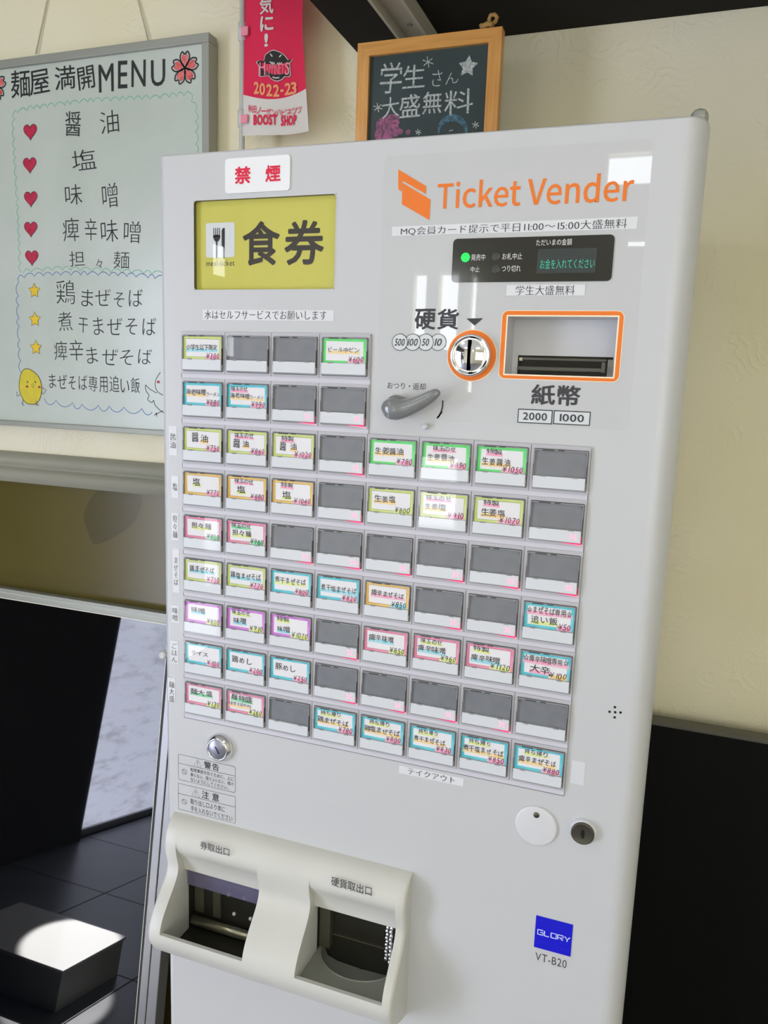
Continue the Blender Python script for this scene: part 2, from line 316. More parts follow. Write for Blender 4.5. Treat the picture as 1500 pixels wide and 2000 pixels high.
# room
def wall_material():
    m = bpy.data.materials.new('plaster'); m.use_nodes = True; nt = m.node_tree; b = nt.nodes['Principled BSDF']; L = nt.links.new; N = nt.nodes.new
    b.inputs['Roughness'].default_value = .75
    tc = N('ShaderNodeTexCoord'); n1 = N('ShaderNodeTexNoise'); n1.inputs['Scale'].default_value = 3.2; n1.inputs['Detail'].default_value = 2
    L(tc.outputs['Object'], n1.inputs[0])
    r = N('ShaderNodeValToRGB'); r.color_ramp.elements[0].color = srgb(234, 226, 190); r.color_ramp.elements[1].color = srgb(240, 235, 212)
    r.color_ramp.elements[0].position = .3; r.color_ramp.elements[1].position = .7; L(n1.outputs[0], r.inputs[0]); L(r.outputs[0], b.inputs['Base Color'])
    # trowelled arcs: rings around scattered centres, broken up by noise
    vo = N('ShaderNodeTexVoronoi'); vo.inputs['Scale'].default_value = 5.5; L(tc.outputs['Object'], vo.inputs['Vector'])
    wv = N('ShaderNodeMath'); wv.operation = 'MULTIPLY'; wv.inputs[1].default_value = 42; L(vo.outputs['Distance'], wv.inputs[0])
    nz = N('ShaderNodeTexNoise'); nz.inputs['Scale'].default_value = 14; nz.inputs['Detail'].default_value = 6; L(tc.outputs['Object'], nz.inputs[0])
    ad = N('ShaderNodeMath'); ad.operation = 'MULTIPLY_ADD'; ad.inputs[1].default_value = 26; L(nz.outputs[0], ad.inputs[0]); L(wv.outputs[0], ad.inputs[2])
    sn = N('ShaderNodeMath'); sn.operation = 'SINE'; L(ad.outputs[0], sn.inputs[0])
    pw = N('ShaderNodeMath'); pw.operation = 'POWER'; ab = N('ShaderNodeMath'); ab.operation = 'ABSOLUTE'; L(sn.outputs[0], ab.inputs[0]); L(ab.outputs[0], pw.inputs[0]); pw.inputs[1].default_value = 5
    mk = N('ShaderNodeTexNoise'); mk.inputs['Scale'].default_value = 9; mk.inputs['Detail'].default_value = 4; L(tc.outputs['Object'], mk.inputs[0])
    mr = N('ShaderNodeMapRange'); mr.inputs[1].default_value = .48; mr.inputs[2].default_value = .68; L(mk.outputs[0], mr.inputs[0])
    mu = N('ShaderNodeMath'); mu.operation = 'MULTIPLY'; L(pw.outputs[0], mu.inputs[0]); L(mr.outputs[0], mu.inputs[1])
    fi = N('ShaderNodeTexNoise'); fi.inputs['Scale'].default_value = 260; fi.inputs['Detail'].default_value = 3; L(tc.outputs['Object'], fi.inputs[0])
    sm = N('ShaderNodeMath'); sm.operation = 'MULTIPLY_ADD'; sm.inputs[1].default_value = .5; L(fi.outputs[0], sm.inputs[0]); L(mu.outputs[0], sm.inputs[2])
    bp = N('ShaderNodeBump'); bp.inputs['Strength'].default_value = .55; bp.inputs['Distance'].default_value = .0016; L(sm.outputs[0], bp.inputs['Height']); L(bp.outputs[0], b.inputs['Normal'])
    M['plaster'] = m
wall_material()
mat('ceiling_white', (225, 224, 215), rough=.8)
mat('floor_tile', (120, 122, 130), rough=.35, noise=(7, (140, 142, 150), .7))
mat('grout', (46, 46, 50), rough=.8)
mat('rail', (168, 168, 156), rough=.45)
mat('dado', (98, 88, 44), rough=.22, noise=(3, (86, 78, 38), .8), spec=.3)
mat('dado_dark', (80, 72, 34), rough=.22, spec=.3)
mat('soffit_wood', (24, 22, 20), rough=.8, noise=(20, (32, 29, 26), .8, (1, 14, 1)), spec=.2)
mat('bracket', (176, 172, 160), rough=.4)
mat('black_board', (5, 5, 5), rough=.6, spec=.15)
mat('board_edge', (84, 82, 72), rough=.4)
mat('aluminium', (150, 150, 150), rough=.35, metal=.6)
mat('frame_grey', (158, 160, 150), rough=.4, metal=.2)
mat('black_glass', (3, 4, 7), rough=.02, spec=.6)
mat('gasket', (14, 14, 14), rough=.5)
mat('bright_edge', (225, 222, 205), rough=.3)
mat('wb', (205, 212, 204), rough=.3, noise=(5, (188, 198, 186), .8), coat=.25, coat_rough=.15)
mat('marker', (34, 36, 36), rough=.5)
mat('marker_green', (112, 196, 158), rough=.5)
mat('marker_blue', (66, 118, 184), rough=.5)
mat('marker_red', (214, 58, 58), rough=.5, noise=(120, (236, 150, 150), .8))
mat('heart', (178, 18, 56), rough=.5, noise=(110, (206, 44, 84), .9))
mat('star_yellow', (236, 200, 40), rough=.5)
mat('chick', (222, 204, 44), rough=.5, noise=(60, (206, 190, 40), .9))
mat('flag', (222, 30, 76), rough=.75)
mat('flag_white', (220, 215, 208), rough=.75)
mat('flag_gold', (240, 160, 110), rough=.7)
mat('logo_black', (40, 36, 34), rough=.7)
mat('logo_pink', (238, 150, 168), rough=.7)
mat('pole', (206, 208, 202), rough=.4)
mat('board_wood', (226, 168, 92), rough=.45, noise=(22, (205, 138, 62), .9, (9, 1, .6)), coat=.2)
mat('board_wood_h', (226, 168, 92), rough=.45, noise=(22, (208, 144, 68), .9, (.6, 1, 9)), coat=.2)
mat('slate', (46, 60, 60), rough=.6, noise=(12, (60, 74, 74), .7))
mat('chalk', (214, 218, 214), rough=.9, noise=(420, (120, 132, 130), 1.0))
mat('chalk_pink', (176, 104, 140), rough=.9, noise=(300, (84, 70, 84), 1.0))
mat('chalk_blue', (92, 132, 152), rough=.9, noise=(300, (56, 76, 82), 1.0))
mat('rope', (182, 142, 82), rough=.9, bump=(300, .6, .002))
mat('cord', (196, 190, 168), rough=.7)
def pane_material(name, rgb, strength, scratch=0.0):
    m = bpy.data.materials.new(name); m.use_nodes = True; nt = m.node_tree; b = nt.nodes['Principled BSDF']
    b.inputs['Base Color'].default_value = (.02, .02, .02, 1); b.inputs['Roughness'].default_value = .1; b.inputs['Emission Strength'].default_value = strength
    b.inputs['Emission Color'].default_value = srgb(*rgb)
    if scratch:
        tc = nt.nodes.new('ShaderNodeTexCoord'); n = nt.nodes.new('ShaderNodeTexNoise'); n.inputs['Scale'].default_value = 4; n.inputs['Detail'].default_value = 9; n.inputs['Roughness'].default_value = .75
        mp = nt.nodes.new('ShaderNodeMapping'); mp.inputs['Scale'].default_value = (1, 1, 4)
        r = nt.nodes.new('ShaderNodeValToRGB'); c = srgb(*rgb); r.color_ramp.elements[0].position = .36; r.color_ramp.elements[1].position = .5
        r.color_ramp.elements[0].color = tuple(x*(1-scratch) for x in c); r.color_ramp.elements[1].color = c
        nt.links.new(tc.outputs['Object'], mp.inputs[0]); nt.links.new(mp.outputs[0], n.inputs[0]); nt.links.new(n.outputs[0], r.inputs[0]); nt.links.new(r.outputs[0], b.inputs['Emission Color'])
    M[name] = m
pane_material('day_pane', (246, 250, 255), PANE_LIGHT)
pane_material('shop_pane', (250, 250, 248), FILL_LIGHT)
pane_material('day_pane_soft', (246, 250, 255), PANE_LIGHT*.6)
mat('cover_white', (214, 214, 217), rough=.35, coat=.3)
pane_material('door_pane', (224, 230, 253), DOOR_LIGHT, .3)
mat('dark_plaster', (72, 68, 62), rough=.8)
mat('lamp_panel', (255, 252, 242), emit=LAMP_LIGHT, ecol=(255, 252, 240))

# ---------------------------------------------------------------- the room
XL, XR, YF, YB, ZC = -1.70, 2.30, -3.05, 0.50, 2.62
wb_ = MB(); wb_.box(XL-.1, XR+.1, YB, YB+.12, 0, ZC, 'plaster'); struct(wb_.build('wall_back'))
DY0, DY1, DZ = -2.16, -1.20, 2.02      # door opening in the left wall
def holed(mb, a0, a1, z0, z1, holes, box, mn):
    """a wall of boxes that leaves the openings (a0, a1, z0, z1) free"""
    xs = sorted({a0, a1, *[o[0] for o in holes], *[o[1] for o in holes]}); zs = sorted({z0, z1, *[o[2] for o in holes], *[o[3] for o in holes]})
    for a, b in zip(xs, xs[1:]):
        run = None
        for c, e in zip(zs, zs[1:]):
            if any(o[0] <= a+1e-6 and b-1e-6 <= o[1] and o[2] <= c+1e-6 and e-1e-6 <= o[3] for o in holes):
                if run is not None: mb.box(*box(a, b), run, c, mn); run = None
            elif run is None: run = c
        if run is not None: mb.box(*box(a, b), run, z1, mn)
LW = [(-2.87, -2.50, .03, .34), (-2.87, -2.68, .36, .80), (-3.03, -2.885, 1.56, 1.67), (-2.93, -2.75, 1.95, 2.11)]   # small panes beside the door
wl = MB(); holed(wl, YF, YB, 0, ZC, [(DY0, DY1, 0, DZ)]+LW, lambda a, b: (XL-.1, XL, a, b), 'dark_plaster'); struct(wl.build('wall_left'))
d = MB(); d.box(XL-.07, XL-.03, DY0, DY0+.06, .0, DZ, 'aluminium').box(XL-.07, XL-.03, DY1-.03, DY1, 0, DZ, 'aluminium').box(XL-.07, XL-.03, DY0, DY1, DZ-.06, DZ, 'aluminium').box(XL-.07, XL-.03, DY0, DY1, 0, .03, 'aluminium')
dd = struct(d.build('door_1')); d = MB(); d.box(XL-.055, XL-.045, DY0+.06, DY1-.03, .03, DZ-.06, 'door_pane'); d.build('pane', dd)
d = MB(); d.tube([(XL-.01, DY0+.12, .9), (XL-.01, DY0+.12, 1.2)], .012, 'steel'); d.tube([(XL-.05, DY0+.12, .93), (XL-.005, DY0+.12, .93)], .008, 'steel'); d.tube([(XL-.05, DY0+.12, 1.17), (XL-.005, DY0+.12, 1.17)], .008, 'steel'); d.build('door_handle', dd)
for i, (y0, y1, a, b) in enumerate(LW):
    d = MB(); d.box(XL-.06, XL-.04, y0, y1, a, a+.006, 'aluminium').box(XL-.06, XL-.04, y0, y1, b-.006, b, 'aluminium'); ww = struct(d.build('window_%d' % (i+10)))
    d = MB(); d.box(XL-.055, XL-.045, y0, y1, a+.006, b-.006, 'day_pane' if i > 1 else 'day_pane_soft'); d.build('pane', ww)
# street wall behind the camera with its windows and one added window
wf = MB(); OPEN = [(-.765, -.700, 1.69, 1.985), (-.635, -.540, 1.62, 1.985), (-.480, -.452, 1.42, 1.975), (.105, .290, 2.345, 2.475), (.215, .290, 2.085, 2.118), (-.70, -.50, .74, 1.10), (.78, 2.18, .75, 2.15)]  # last opening: unseen window added to brighten the right wall
holed(wf, XL-.1, XR+.1, 0, ZC, OPEN, lambda a, b: (a, b, YF-.1, YF), 'plaster')
struct(wf.build('wall_front'))
for i, o in enumerate(OPEN):
    d = MB(); d.box(o[0], o[1], YF-.07, YF-.05, o[2], o[2]+.006, 'aluminium').box(o[0], o[1], YF-.07, YF-.05, o[3]-.006, o[3], 'aluminium')
    f = struct(d.build('window_%d' % (i+1))); d = MB(); d.box(o[0], o[1], YF-.065, YF-.055, o[2]+.006, o[3]-.006, 'day_pane' if i < 6 else 'shop_pane'); d.build('pane', f)  # the last window, with fill_pane, is added and unseen
d = MB(); d.box(XR, XR+.1, YF, YB, 0, ZC, 'plaster'); struct(d.build('wall_right'))
d = MB(); d.box(XL-.1, XR+.1, YF-.1, YB+.12, ZC, ZC+.1, 'ceiling_white'); struct(d.build('ceiling'))
d = MB(); d.box(XL-.1, XR+.1, YF-.1, YB+.12, -.1, -.003, 'grout'); fl = struct(d.build('floor'))
tile = MB(); tile.box(0, .445, 0, .445, -.003, 0, 'floor_tile', 0); tm = tile.mesh('tile')
for i in range(9):
    for j in range(8):
        place(tm, 'tile', fl, None, (XL+.0025+i*.45-.02, YF+.0025+j*.45-.02, 0))
for i, (x, y) in enumerate([(-.9, -1.0), (.9, -1.0), (-.9, -2.3), (.9, -2.3)]):  # assumed ceiling panels, unseen, added to light the room
    t = thing('ceiling_light', ['square ceiling light panel nearest the door and the back wall', 'square ceiling light panel above the vending machine side', 'square ceiling light panel beside the narrow window', 'square ceiling light panel in the far street corner'][i], 'light', (x, y, ZC), 'ceiling light panels')
    d = MB(); d.ring([(-.24, -.24), (.24, -.24), (.24, .24), (-.24, .24)], [(-.21, -.21), (.21, -.21), (.21, .21), (-.21, .21)], 0, 'aluminium')
    d.v = [(v[0], v[2], -.012) for v in d.v]; d.build('frame', t)
    d = MB(); d.box(-.21, .21, -.21, .21, -.01, 0, 'lamp_panel'); d.build('diffuser', t)

# lower wall panel behind the leaning glass board, with its rail
d = MB(); d.box(XL, -.02, YB-.012, YB, .02, 1.252, 'dado'); q = struct(d.build('trim_1'))
b_ = MB()
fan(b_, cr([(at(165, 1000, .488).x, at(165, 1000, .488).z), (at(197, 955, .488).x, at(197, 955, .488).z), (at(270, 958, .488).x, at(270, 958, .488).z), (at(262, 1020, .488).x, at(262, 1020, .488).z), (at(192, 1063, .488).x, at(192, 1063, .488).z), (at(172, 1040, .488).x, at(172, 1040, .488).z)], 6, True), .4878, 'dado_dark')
b_.build('printed_mark', q)  # flat balloon shape, darker than the panel
d = MB()
prof = [(YB, 1.306), (YB-.010, 1.305), (YB-.018, 1.300), (YB-.022, 1.292), (YB-.020, 1.284), (YB-.015, 1.280), (YB-.018, 1.278), (YB-.026, 1.274), (YB-.028, 1.268), (YB-.028, 1.252), (YB, 1.250)]
V = [(x, y, z) for x in (XL, -.01) for y, z in prof]; n = len(prof)
d.add(V, [(i, i+1, n+i+1, n+i) for i in range(n-1)]+[tuple(range(n)), tuple(range(n, 2*n))], 'rail', True); struct(d.build('trim_2'))

# dark hanging shelf over the machine with a pale bracket rail
t = thing('overhead_shelf', 'dark brown overhead shelf fixed to the back wall above the vending machine', 'shelf', (1.0, .1, 1.934))
d = MB()
d.box(-1.035, 1.25, -.10, .40, 0, .04, 'soffit_wood', .001); d.build('board', t)
d = MB(); d.box(-1.035, 1.25, -.122, -.102, -.0, .30, 'soffit_wood', .001); d.build('front_board', t)
d = MB(); d.box(-.945, -.903, -.09, .395, -.010, -.0005, 'bracket', .001).box(-.945, -.941, -.09, .395, -.022, -.010, 'bracket').box(-.907, -.903, -.09, .395, -.022, -.010, 'bracket'); d.build('bracket', t)
d = MB(); d.lathe(0, 0, [(0, -.0015), (.003, -.001), (.004, 0)], 'screw', 12); d.v = [(v[0]-.925, .31+v[2], -.0105+v[1]) for v in d.v]; d.build('screw', t)

# black board on the right, behind the machine
t = thing('black_partition', 'plain black partition board with thin grey top edge beside the machine', 'partition', (1.0, .46, 0))
d = MB(); d.box(-.56, .7, -.005, .015, 0, .999, 'black_board'); d.build('panel', t)
d = MB(); d.box(-.562, .702, -.007, .017, .999, 1.005, 'board_edge', .001); d.build('top_edge', t)

# ---------------------------------------------------------------- leaning framed glass board, left of the machine
SU = Vector((0, .1595, .9872)); SN = Vector((0, -.9872, .1595))
t = thing('framed_glass_board', 'black glass board in a grey aluminium frame leaning against the wall', 'board', (0, .3015, 0))
def lean(v): return (Vector((v[0], 0, 0))+SU*v[2]-SN*v[1])[:]     # (x, depth behind the glass face, height along the board)
ST = 1.058
d = MB(lean); d.box(-1.36, -.344, 0, .006, .06, ST-.018, 'black_glass'); d.build('glass', t)
d = MB(lean); d.box(-.3425, -.327, -.006, .022, .004, ST, 'aluminium', .0012); d.box(-.3255, -.306, -.006, .022, .004, ST, 'aluminium', .0012); d.box(-.327, -.3255, -.003, .022, .004, ST, 'gasket'); d.build('frame_stile', t)
d = MB(lean); d.box(-.3485, -.3425, -.003, .010, .05, ST-.018, 'gasket').box(-.3495, -.3483, -.0035, .004, .05, ST-.02, 'bright_edge'); d.build('gasket', t)
d = MB(lean); d.box(-1.40, -1.361, -.006, .022, .004, ST, 'aluminium', .0012); d.build('frame_stile', t)
d = MB(lean); d.box(-1.361, -.3425, -.006, .022, ST-.018, ST, 'frame_grey', .001).box(-1.361, -.3425, -.0072, -.005, ST-.019, ST-.0172, 'bright_edge').box(-1.361, -.3425, -.0066, -.005, ST-.008, ST-.0073, 'bright_edge'); d.build('top_rail', t)
d = MB(lean); d.box(-1.361, -.3425, -.006, .022, .004, .06, 'aluminium', .001); d.build('bottom_rail', t)
p = at(312, 1262, .45)
d = MB(lean); d.lathe(-.3545, .985, [(0, -.010), (.005, -.0095), (.0075, -.006), (.0078, 0)], 'white_gloss', 20); d.build('round_knob', t)

# white platform on the floor in front of it (seen mirrored in the glass)
t = thing('floor_platform', 'low white box standing on the floor before the black glass board', 'box', (-1.05, -.25, 0))
d = MB(); d.box(-.2, .183, -.126, .132, .094, .102, 'white_gloss', .001); d.build('top', t)
d = MB(); d.box(-.195, .178, -.12, .127, .0, .094, 'cabinet_side'); d.build('plinth', t)

# ---------------------------------------------------------------- whiteboard
WBY = .478
def W(px, py): p = at(px, py, WBY-.0006); return (p.x, p.z)
x1w, z1w = at(412, 68, WBY).x, 1.983-.006
z0w = at(0, 826, WBY).z; x0w = -1.05
t = thing('menu_whiteboard', 'white marker board with a handwritten noodle menu in a thin grey frame', 'whiteboard', ((x0w+x1w)/2, WBY, z0w)); OX, OY, OZ = t.location
def TB(mb, name, label=None):
    mb.v = [(v[0]-OX, v[1]-OY, v[2]-OZ) for v in mb.v]; return mb.build(name, t, label)
fw = .013
d = MB(); d.box(x0w+fw, x1w-fw, WBY, WBY+.010, z0w+.006, z1w-fw, 'wb'); TB(d, 'writing_surface')
for nm, a in (('top_rail', (x0w, x1w, z1w-fw, z1w)), ('bottom_rail', (x0w, x1w, z0w-.003, z0w+.006)), ('side_rail', (x1w-fw, x1w, z0w+.006, z1w-fw)), ('side_rail', (x0w, x0w+fw, z0w+.006, z1w-fw))):
    d = MB(); d.box(a[0], a[1], WBY-.006, WBY+.018, a[2], a[3], 'frame_grey', .0012); TB(d, nm)
for a, b in (((70, 105), (92, 0)), ((290, 82), (268, -5))):
    d = MB(); A, B = at(*a, .495), at(*b, .497); d.tube([A, A+(B-A)*.8, A+(B-A)*1.6], .0012, 'cord', 6); TB(d, 'hanging_cord')
YI = WBY-.0004
d = MB()
def wt(s, tl, br, mn='marker', **kw):
    kw.setdefault('off', -.009); kw.setdefault('jit', .8)
    d = MB(); d.text(s, R2(tl, br, YI), YI, mn, **kw); TB(d, 'lettering')
wt('麺屋', (20, 139), (98, 184), off=.004); wt('満開', (106, 131), (186, 174), off=.004)
wt('MENU', (192, 124), (323, 167), off=.006, gap=.04)
wt('醤', (127, 218), (159, 266), off=0); wt('油', (195, 217), (233, 259)); wt('塩', (140, 294), (189, 331))
wt('味', (126, 361), (161, 399)); wt('噌', (198, 358), (230, 405)); wt('痺', (122, 426), (155, 471)); wt('辛', (165, 427), (190, 469)); wt('味', (196, 430), (231, 472), seed=2); wt('噌', (241, 433), (275, 475), seed=3)
wt('担', (135, 491), (166, 520)); wt('々', (187, 506), (200, 524)); wt('麺', (221, 491), (253, 525))
wt('鶏', (109, 548), (147, 594)); wt('まぜそば', (158, 565), (279, 600)); wt('煮', (113, 609), (142, 647)); wt('干', (153, 620), (172, 650)); wt('まぜそば', (181, 620), (305, 656), seed=5)
wt('痺辛', (105, 663), (163, 705), seed=4); wt('まぜそば', (168, 678), (297, 716), seed=9); wt('まぜそば専用追い飯', (95, 729), (273, 770), off=-.006, seed=3)
def heart(cx, cz, r):
    pts = []
    for i in range(28):
        a = 2*math.pi*i/28; pts.append((cx+r*16*math.sin(a)**3/17, cz+r*(13*math.cos(a)-5*math.cos(2*a)-2*math.cos(3*a)-math.cos(4*a))/17))
    return pts
for px, py in ((59, 256), (58, 321), (60, 387), (60, 446), (62, 502)):
    d = MB(); c = W(px, py); h = heart(c[0], c[1], .0152); fan(d, h, YI, 'heart'); d.stroke(h, .0009, YI-.0002, 'marker', True); TB(d, 'heart_drawing')
for px, py in ((67, 568), (68, 624), (70, 679)):
    d = MB(); c = W(px, py); h = star(c[0], c[1], .0135, .5); fan(d, h, YI, 'star_yellow'); d.stroke(h, .0009, YI-.0002, 'marker', True); TB(d, 'star_drawing')
def flower(cx, cz, R):
    d = MB()
    for k in range(5):
        a = math.radians(90+72*k); ux, uz = math.cos(a), math.sin(a); nx, nz = -uz, ux
        P = [(.05, 0), (.35, .26), (.72, .36), (1.0, .2), (.84, 0), (1.0, -.2), (.72, -.36), (.35, -.26)]
        pts = cr([(cx+R*(p*ux+q_*nx), cz+R*(p*uz+q_*nz)) for p, q_ in P], 4, True)
        fan(d, [(cx+R*.45*ux+(p[0]-cx-R*.45*ux)*.72, cz+R*.45*uz+(p[1]-cz-R*.45*uz)*.72) for p in pts], YI, 'marker_red'); d.stroke(pts, .0022, YI-.0002, 'marker', True)
    TB(d, 'flower_drawing')
c = W(361, 133); flower(c[0], c[1], .024); c = W(-10, 168); flower(c[0], c[1], .024)
def scallop(px, n, mn, bulge=1.0, w_=.0011):
    """wavy hand-drawn border along a pixel polyline"""
    d = MB(); P = [Vector(W(*p)) for p in px]
    L = [0]
    for a, b in zip(P, P[1:]): L.append(L[-1]+(b-a).length)
    rnd = random.Random(n); out = []; tot = L[-1]; cuts = [0]+[(i+rnd.uniform(-.18, .18))/n*tot for i in range(1, n)]+[tot]
    def pos(s):
        for i in range(len(P)-1):
            if s <= L[i+1] or i == len(P)-2: u = (s-L[i])/(L[i+1]-L[i]); return P[i]+(P[i+1]-P[i])*u, (P[i+1]-P[i]).normalized()
    for a, b in zip(cuts, cuts[1:]):
        for k in range(8):
            s = a+(b-a)*k/8; p, tg = pos(s); nn = Vector((-tg.y, tg.x)); out.append(p+nn*bulge*.0062*math.sin(math.pi*k/8)**.8)
    d.stroke(out, w_, YI, mn); TB(d, 'wavy_border')
scallop([(42, 531), (38, 420), (32, 320), (28, 250), (30, 222), (60, 214), (180, 199), (300, 194), (368, 186), (380, 215), (381, 300)], 44, 'marker_green')
scallop([(45, 533), (120, 527), (200, 531), (320, 537)], 14, 'marker_green')
scallop([(42, 728), (38, 640), (36, 570), (38, 545), (60, 540), (150, 537), (250, 540), (325, 546)], 24, 'marker_blue')
scallop([(86, 778), (160, 789), (230, 794), (300, 800)], 8, 'marker_blue', -1.6)
d = MB(); c = W(59, 755); e = cr([(c[0]-.026, c[1]-.004), (c[0]-.018, c[1]+.026), (c[0]-.001, c[1]+.031), (c[0]+.02, c[1]+.018), (c[0]+.026, c[1]-.006), (c[0]+.014, c[1]-.029), (c[0]-.012, c[1]-.029)], 5, True)
fan(d, e, YI, 'chick'); d.stroke(e, .0011, YI-.0002, 'marker', True)
for px, py in ((54, 746), (69, 746)): k = W(px, py); fan(d, circ(*k, .0016, 10), YI-.0003, 'marker')
for px, py in ((53, 755), (77, 756)): k = W(px, py); fan(d, circ(*k, .0032, 12, .002), YI-.0003, 'heart')
k = W(64, 753); d.stroke([(k[0]-.003, k[1]), (k[0], k[1]+.004), (k[0]+.003, k[1]), (k[0], k[1]-.004)], .0008, YI-.0003, 'marker', True)
for q_ in ([(33, 765), (33, 774), (39, 771)], [(83, 757), (90, 762), (85, 770), (80, 766)], [(45, 781), (44, 790), (41, 787)], [(44, 790), (47, 792)], [(71, 783), (72, 792), (68, 789)], [(72, 792), (76, 790)]):
    d.stroke([W(*v) for v in q_], .0011, YI-.0003, 'marker')
TB(d, 'chick_drawing')
d = MB()
for q_ in ([(313, 727), (303, 745), (306, 763), (318, 772)], [(306, 768), (290, 758), (284, 752), (285, 764), (291, 772), (288, 780), (296, 786), (300, 782), (303, 792), (316, 804), (330, 812)], [(306, 806), (301, 812)], [(306, 806), (306, 814)], [(318, 802), (303, 810)]):
    d.stroke(cr([W(*v) for v in q_], 4), .0011, YI, 'marker')
k = W(309, 746); fan(d, circ(*k, .003, 12, .0022), YI-.0003, 'heart')
TB(d, 'chick_drawing')

# ---------------------------------------------------------------- banner
FY = .452
t = thing('shop_banner', 'pink and white cloth banner on a thin white pole beside the whiteboard', 'banner', (-.199, FY, 0)); OX, OY, OZ = t.location
def fspread(z): return .12*max(0, 1.95-z)/.15*1.35       # the cloth flares out towards its lower edge
def fwarp(v, printed=False):
    u = (v[0]+.195)/.1; h = (2.0-v[2])
    if printed: u = u/(1+fspread(v[2]))
    y = v[1]-.010*math.sin(u*2.2)-.006*math.sin(u*5+h*4); x = -.195+.1*u*(1+fspread(v[2]))
    zz = v[2]-.004*math.sin(max(0, min(1, u))*math.pi)*(1 if v[2] < 1.9 else 0)
    return (x-OX, y-OY, zz-OZ)
def fprint(v): return fwarp(v, True)
def FR(tl, br): return R2(tl, br, FY-.008)
fx0, fx1 = at(477, 100, FY).x, at(587, 0, FY-.01).x
zb = at(540, 262, FY).z; za = 2.45
zm = at(478, 186, FY).z
d = MB(fwarp); NX, NZ = 16, 30
V = []; F1 = []; F2 = []
def zrow(j): return zb+(zm-zb)*j/8 if j <= 8 else zm+(za-zm)*(j-8)/(NZ-8)
for j in range(NZ+1):
    for i in range(NX+1):
        u = i/NX; z = zrow(j); dip = -.009*math.sin(math.pi*u) if j == 8 else (-.009*math.sin(math.pi*u)*j/8 if j < 8 else 0)
        V.append((fx0+(fx1-fx0)*u, FY, z+dip))
for j in range(NZ):
    for i in range(NX): (F2 if j < 8 else F1).append((j*(NX+1)+i, j*(NX+1)+i+1, (j+1)*(NX+1)+i+1, (j+1)*(NX+1)+i))
d.add(V, F1, 'flag', True).add(V, F2, 'flag_white', True); d.build('cloth', t)
YF_ = FY-.0012
d = MB(fprint)
d.text('気', FR((511, -2), (537, 29)), YF_, 'flag_white', off=.02).text('に', FR((512, 36), (537, 62)), YF_, 'flag_white', off=.03).text('!', FR((520, 69), (527, 94)), YF_, 'flag_white', off=.03)
d.build('lettering', t); d = MB(fprint)
for i, ch in enumerate('2022-23'):
    x = (498, 510, 523, 535.5, 548, 556, 566.5)[i]; y = (158, 160, 161, 161, 170, 157, 155.5)[i]
    d.text(ch, FR((x, y), (x+(11 if ch != '-' else 6), y+(23 if ch != '-' else 4))), YF_, 'flag_gold', off=.03)
d.build('lettering', t); d = MB(fprint)
for i, ch in enumerate('秋田ノーザンハビネッツ'):
    x = 485+i*9.35; y = 203+6*math.sin(math.pi*(i+.3)/10.5); d.text(ch, FR((x, y if ch != 'ー' else y+5), (x+8.6, y+13 if ch != 'ー' else y+6.6)), YF_, 'flag', off=.006)
d.build('lettering', t); d = MB(fprint)
d.text('BOOST', FR((497, 222), (542, 239)), YF_, 'flag', off=.05, gap=.03).text('SHOP', FR((549, 221), (577, 239)), YF_, 'flag', off=.05, gap=.03)
d.build('lettering', t)
d = MB(fprint)
def f2(px, py): p = at(px, py, FY-.008); return (p.x, p.z)
def blob(pts, mn, k, s=1.0):
    P = cr([f2(*p) for p in pts], 4, True)
    fan(d, P, YF_-k*.0003, mn)
O = [(536, 101), (545, 103), (552, 106), (558, 112), (562, 117), (569, 115), (564, 124), (566, 138), (563, 144), (556, 144), (550, 150), (541, 153), (532, 149), (527, 144), (511, 146), (510, 132), (505, 124), (511, 121), (519, 121), (522, 111), (529, 105)]
blob([((p[0]-537)*1.05+537, (p[1]-127)*1.06+127) for p in O], 'flag_white', 0); blob(O, 'logo_black', 1)
fan(d, [f2(*p) for p in [(515, 126), (538, 129), (562, 122), (561, 138), (538, 142), (517, 139)]], YF_-.0006, 'flag')
d.text('H', FR((511, 125), (522, 144)), YF_-.0009, 'logo_pink', off=.01).text('APPINET', FR((523, 129), (555, 140)), YF_-.0009, 'logo_pink', off=0).text('S', FR((557, 122), (565, 141)), YF_-.0009, 'logo_pink', off=.02)
for a in range(-3, 4):
    if a: d.stroke([f2(541+a*2.2, 127.5), f2(541+a*3.6, 122-abs(a)*.3+2)], .0012, YF_-.0009, 'flag_white')
for q_ in ([(531, 108), (535, 113)], [(551, 108), (547, 113)], [(535, 147), (541, 148.5), (547, 147)]): d.stroke([f2(*v) for v in q_], .0016, YF_-.0009, 'flag_white')
d.build('team_emblem', t)
px = at(473, 150, FY).x
d = MB(); d.tube([(px-OX, 0, .01), (px-OX, 0, 2.5)], .0042, 'pole', 12); d.build('pole', t)
for z in (at(470, 63, FY).z, at(475, 232, FY).z):
    d = MB(); d.tube([(px-OX, 0, z-.012), (px-OX, 0, z+.012)], .0062, 'pole', 12); d.box(px-OX+.004, px-OX+.016, -.012, -.009, z-.010, z+.002, 'logo_pink', .001); d.build('cloth_clip', t)
d = MB(); d.tube([(px-OX, 0, 0), (px-OX, 0, .012)], .04, 'pole', 24); d.build('pole_foot', t)

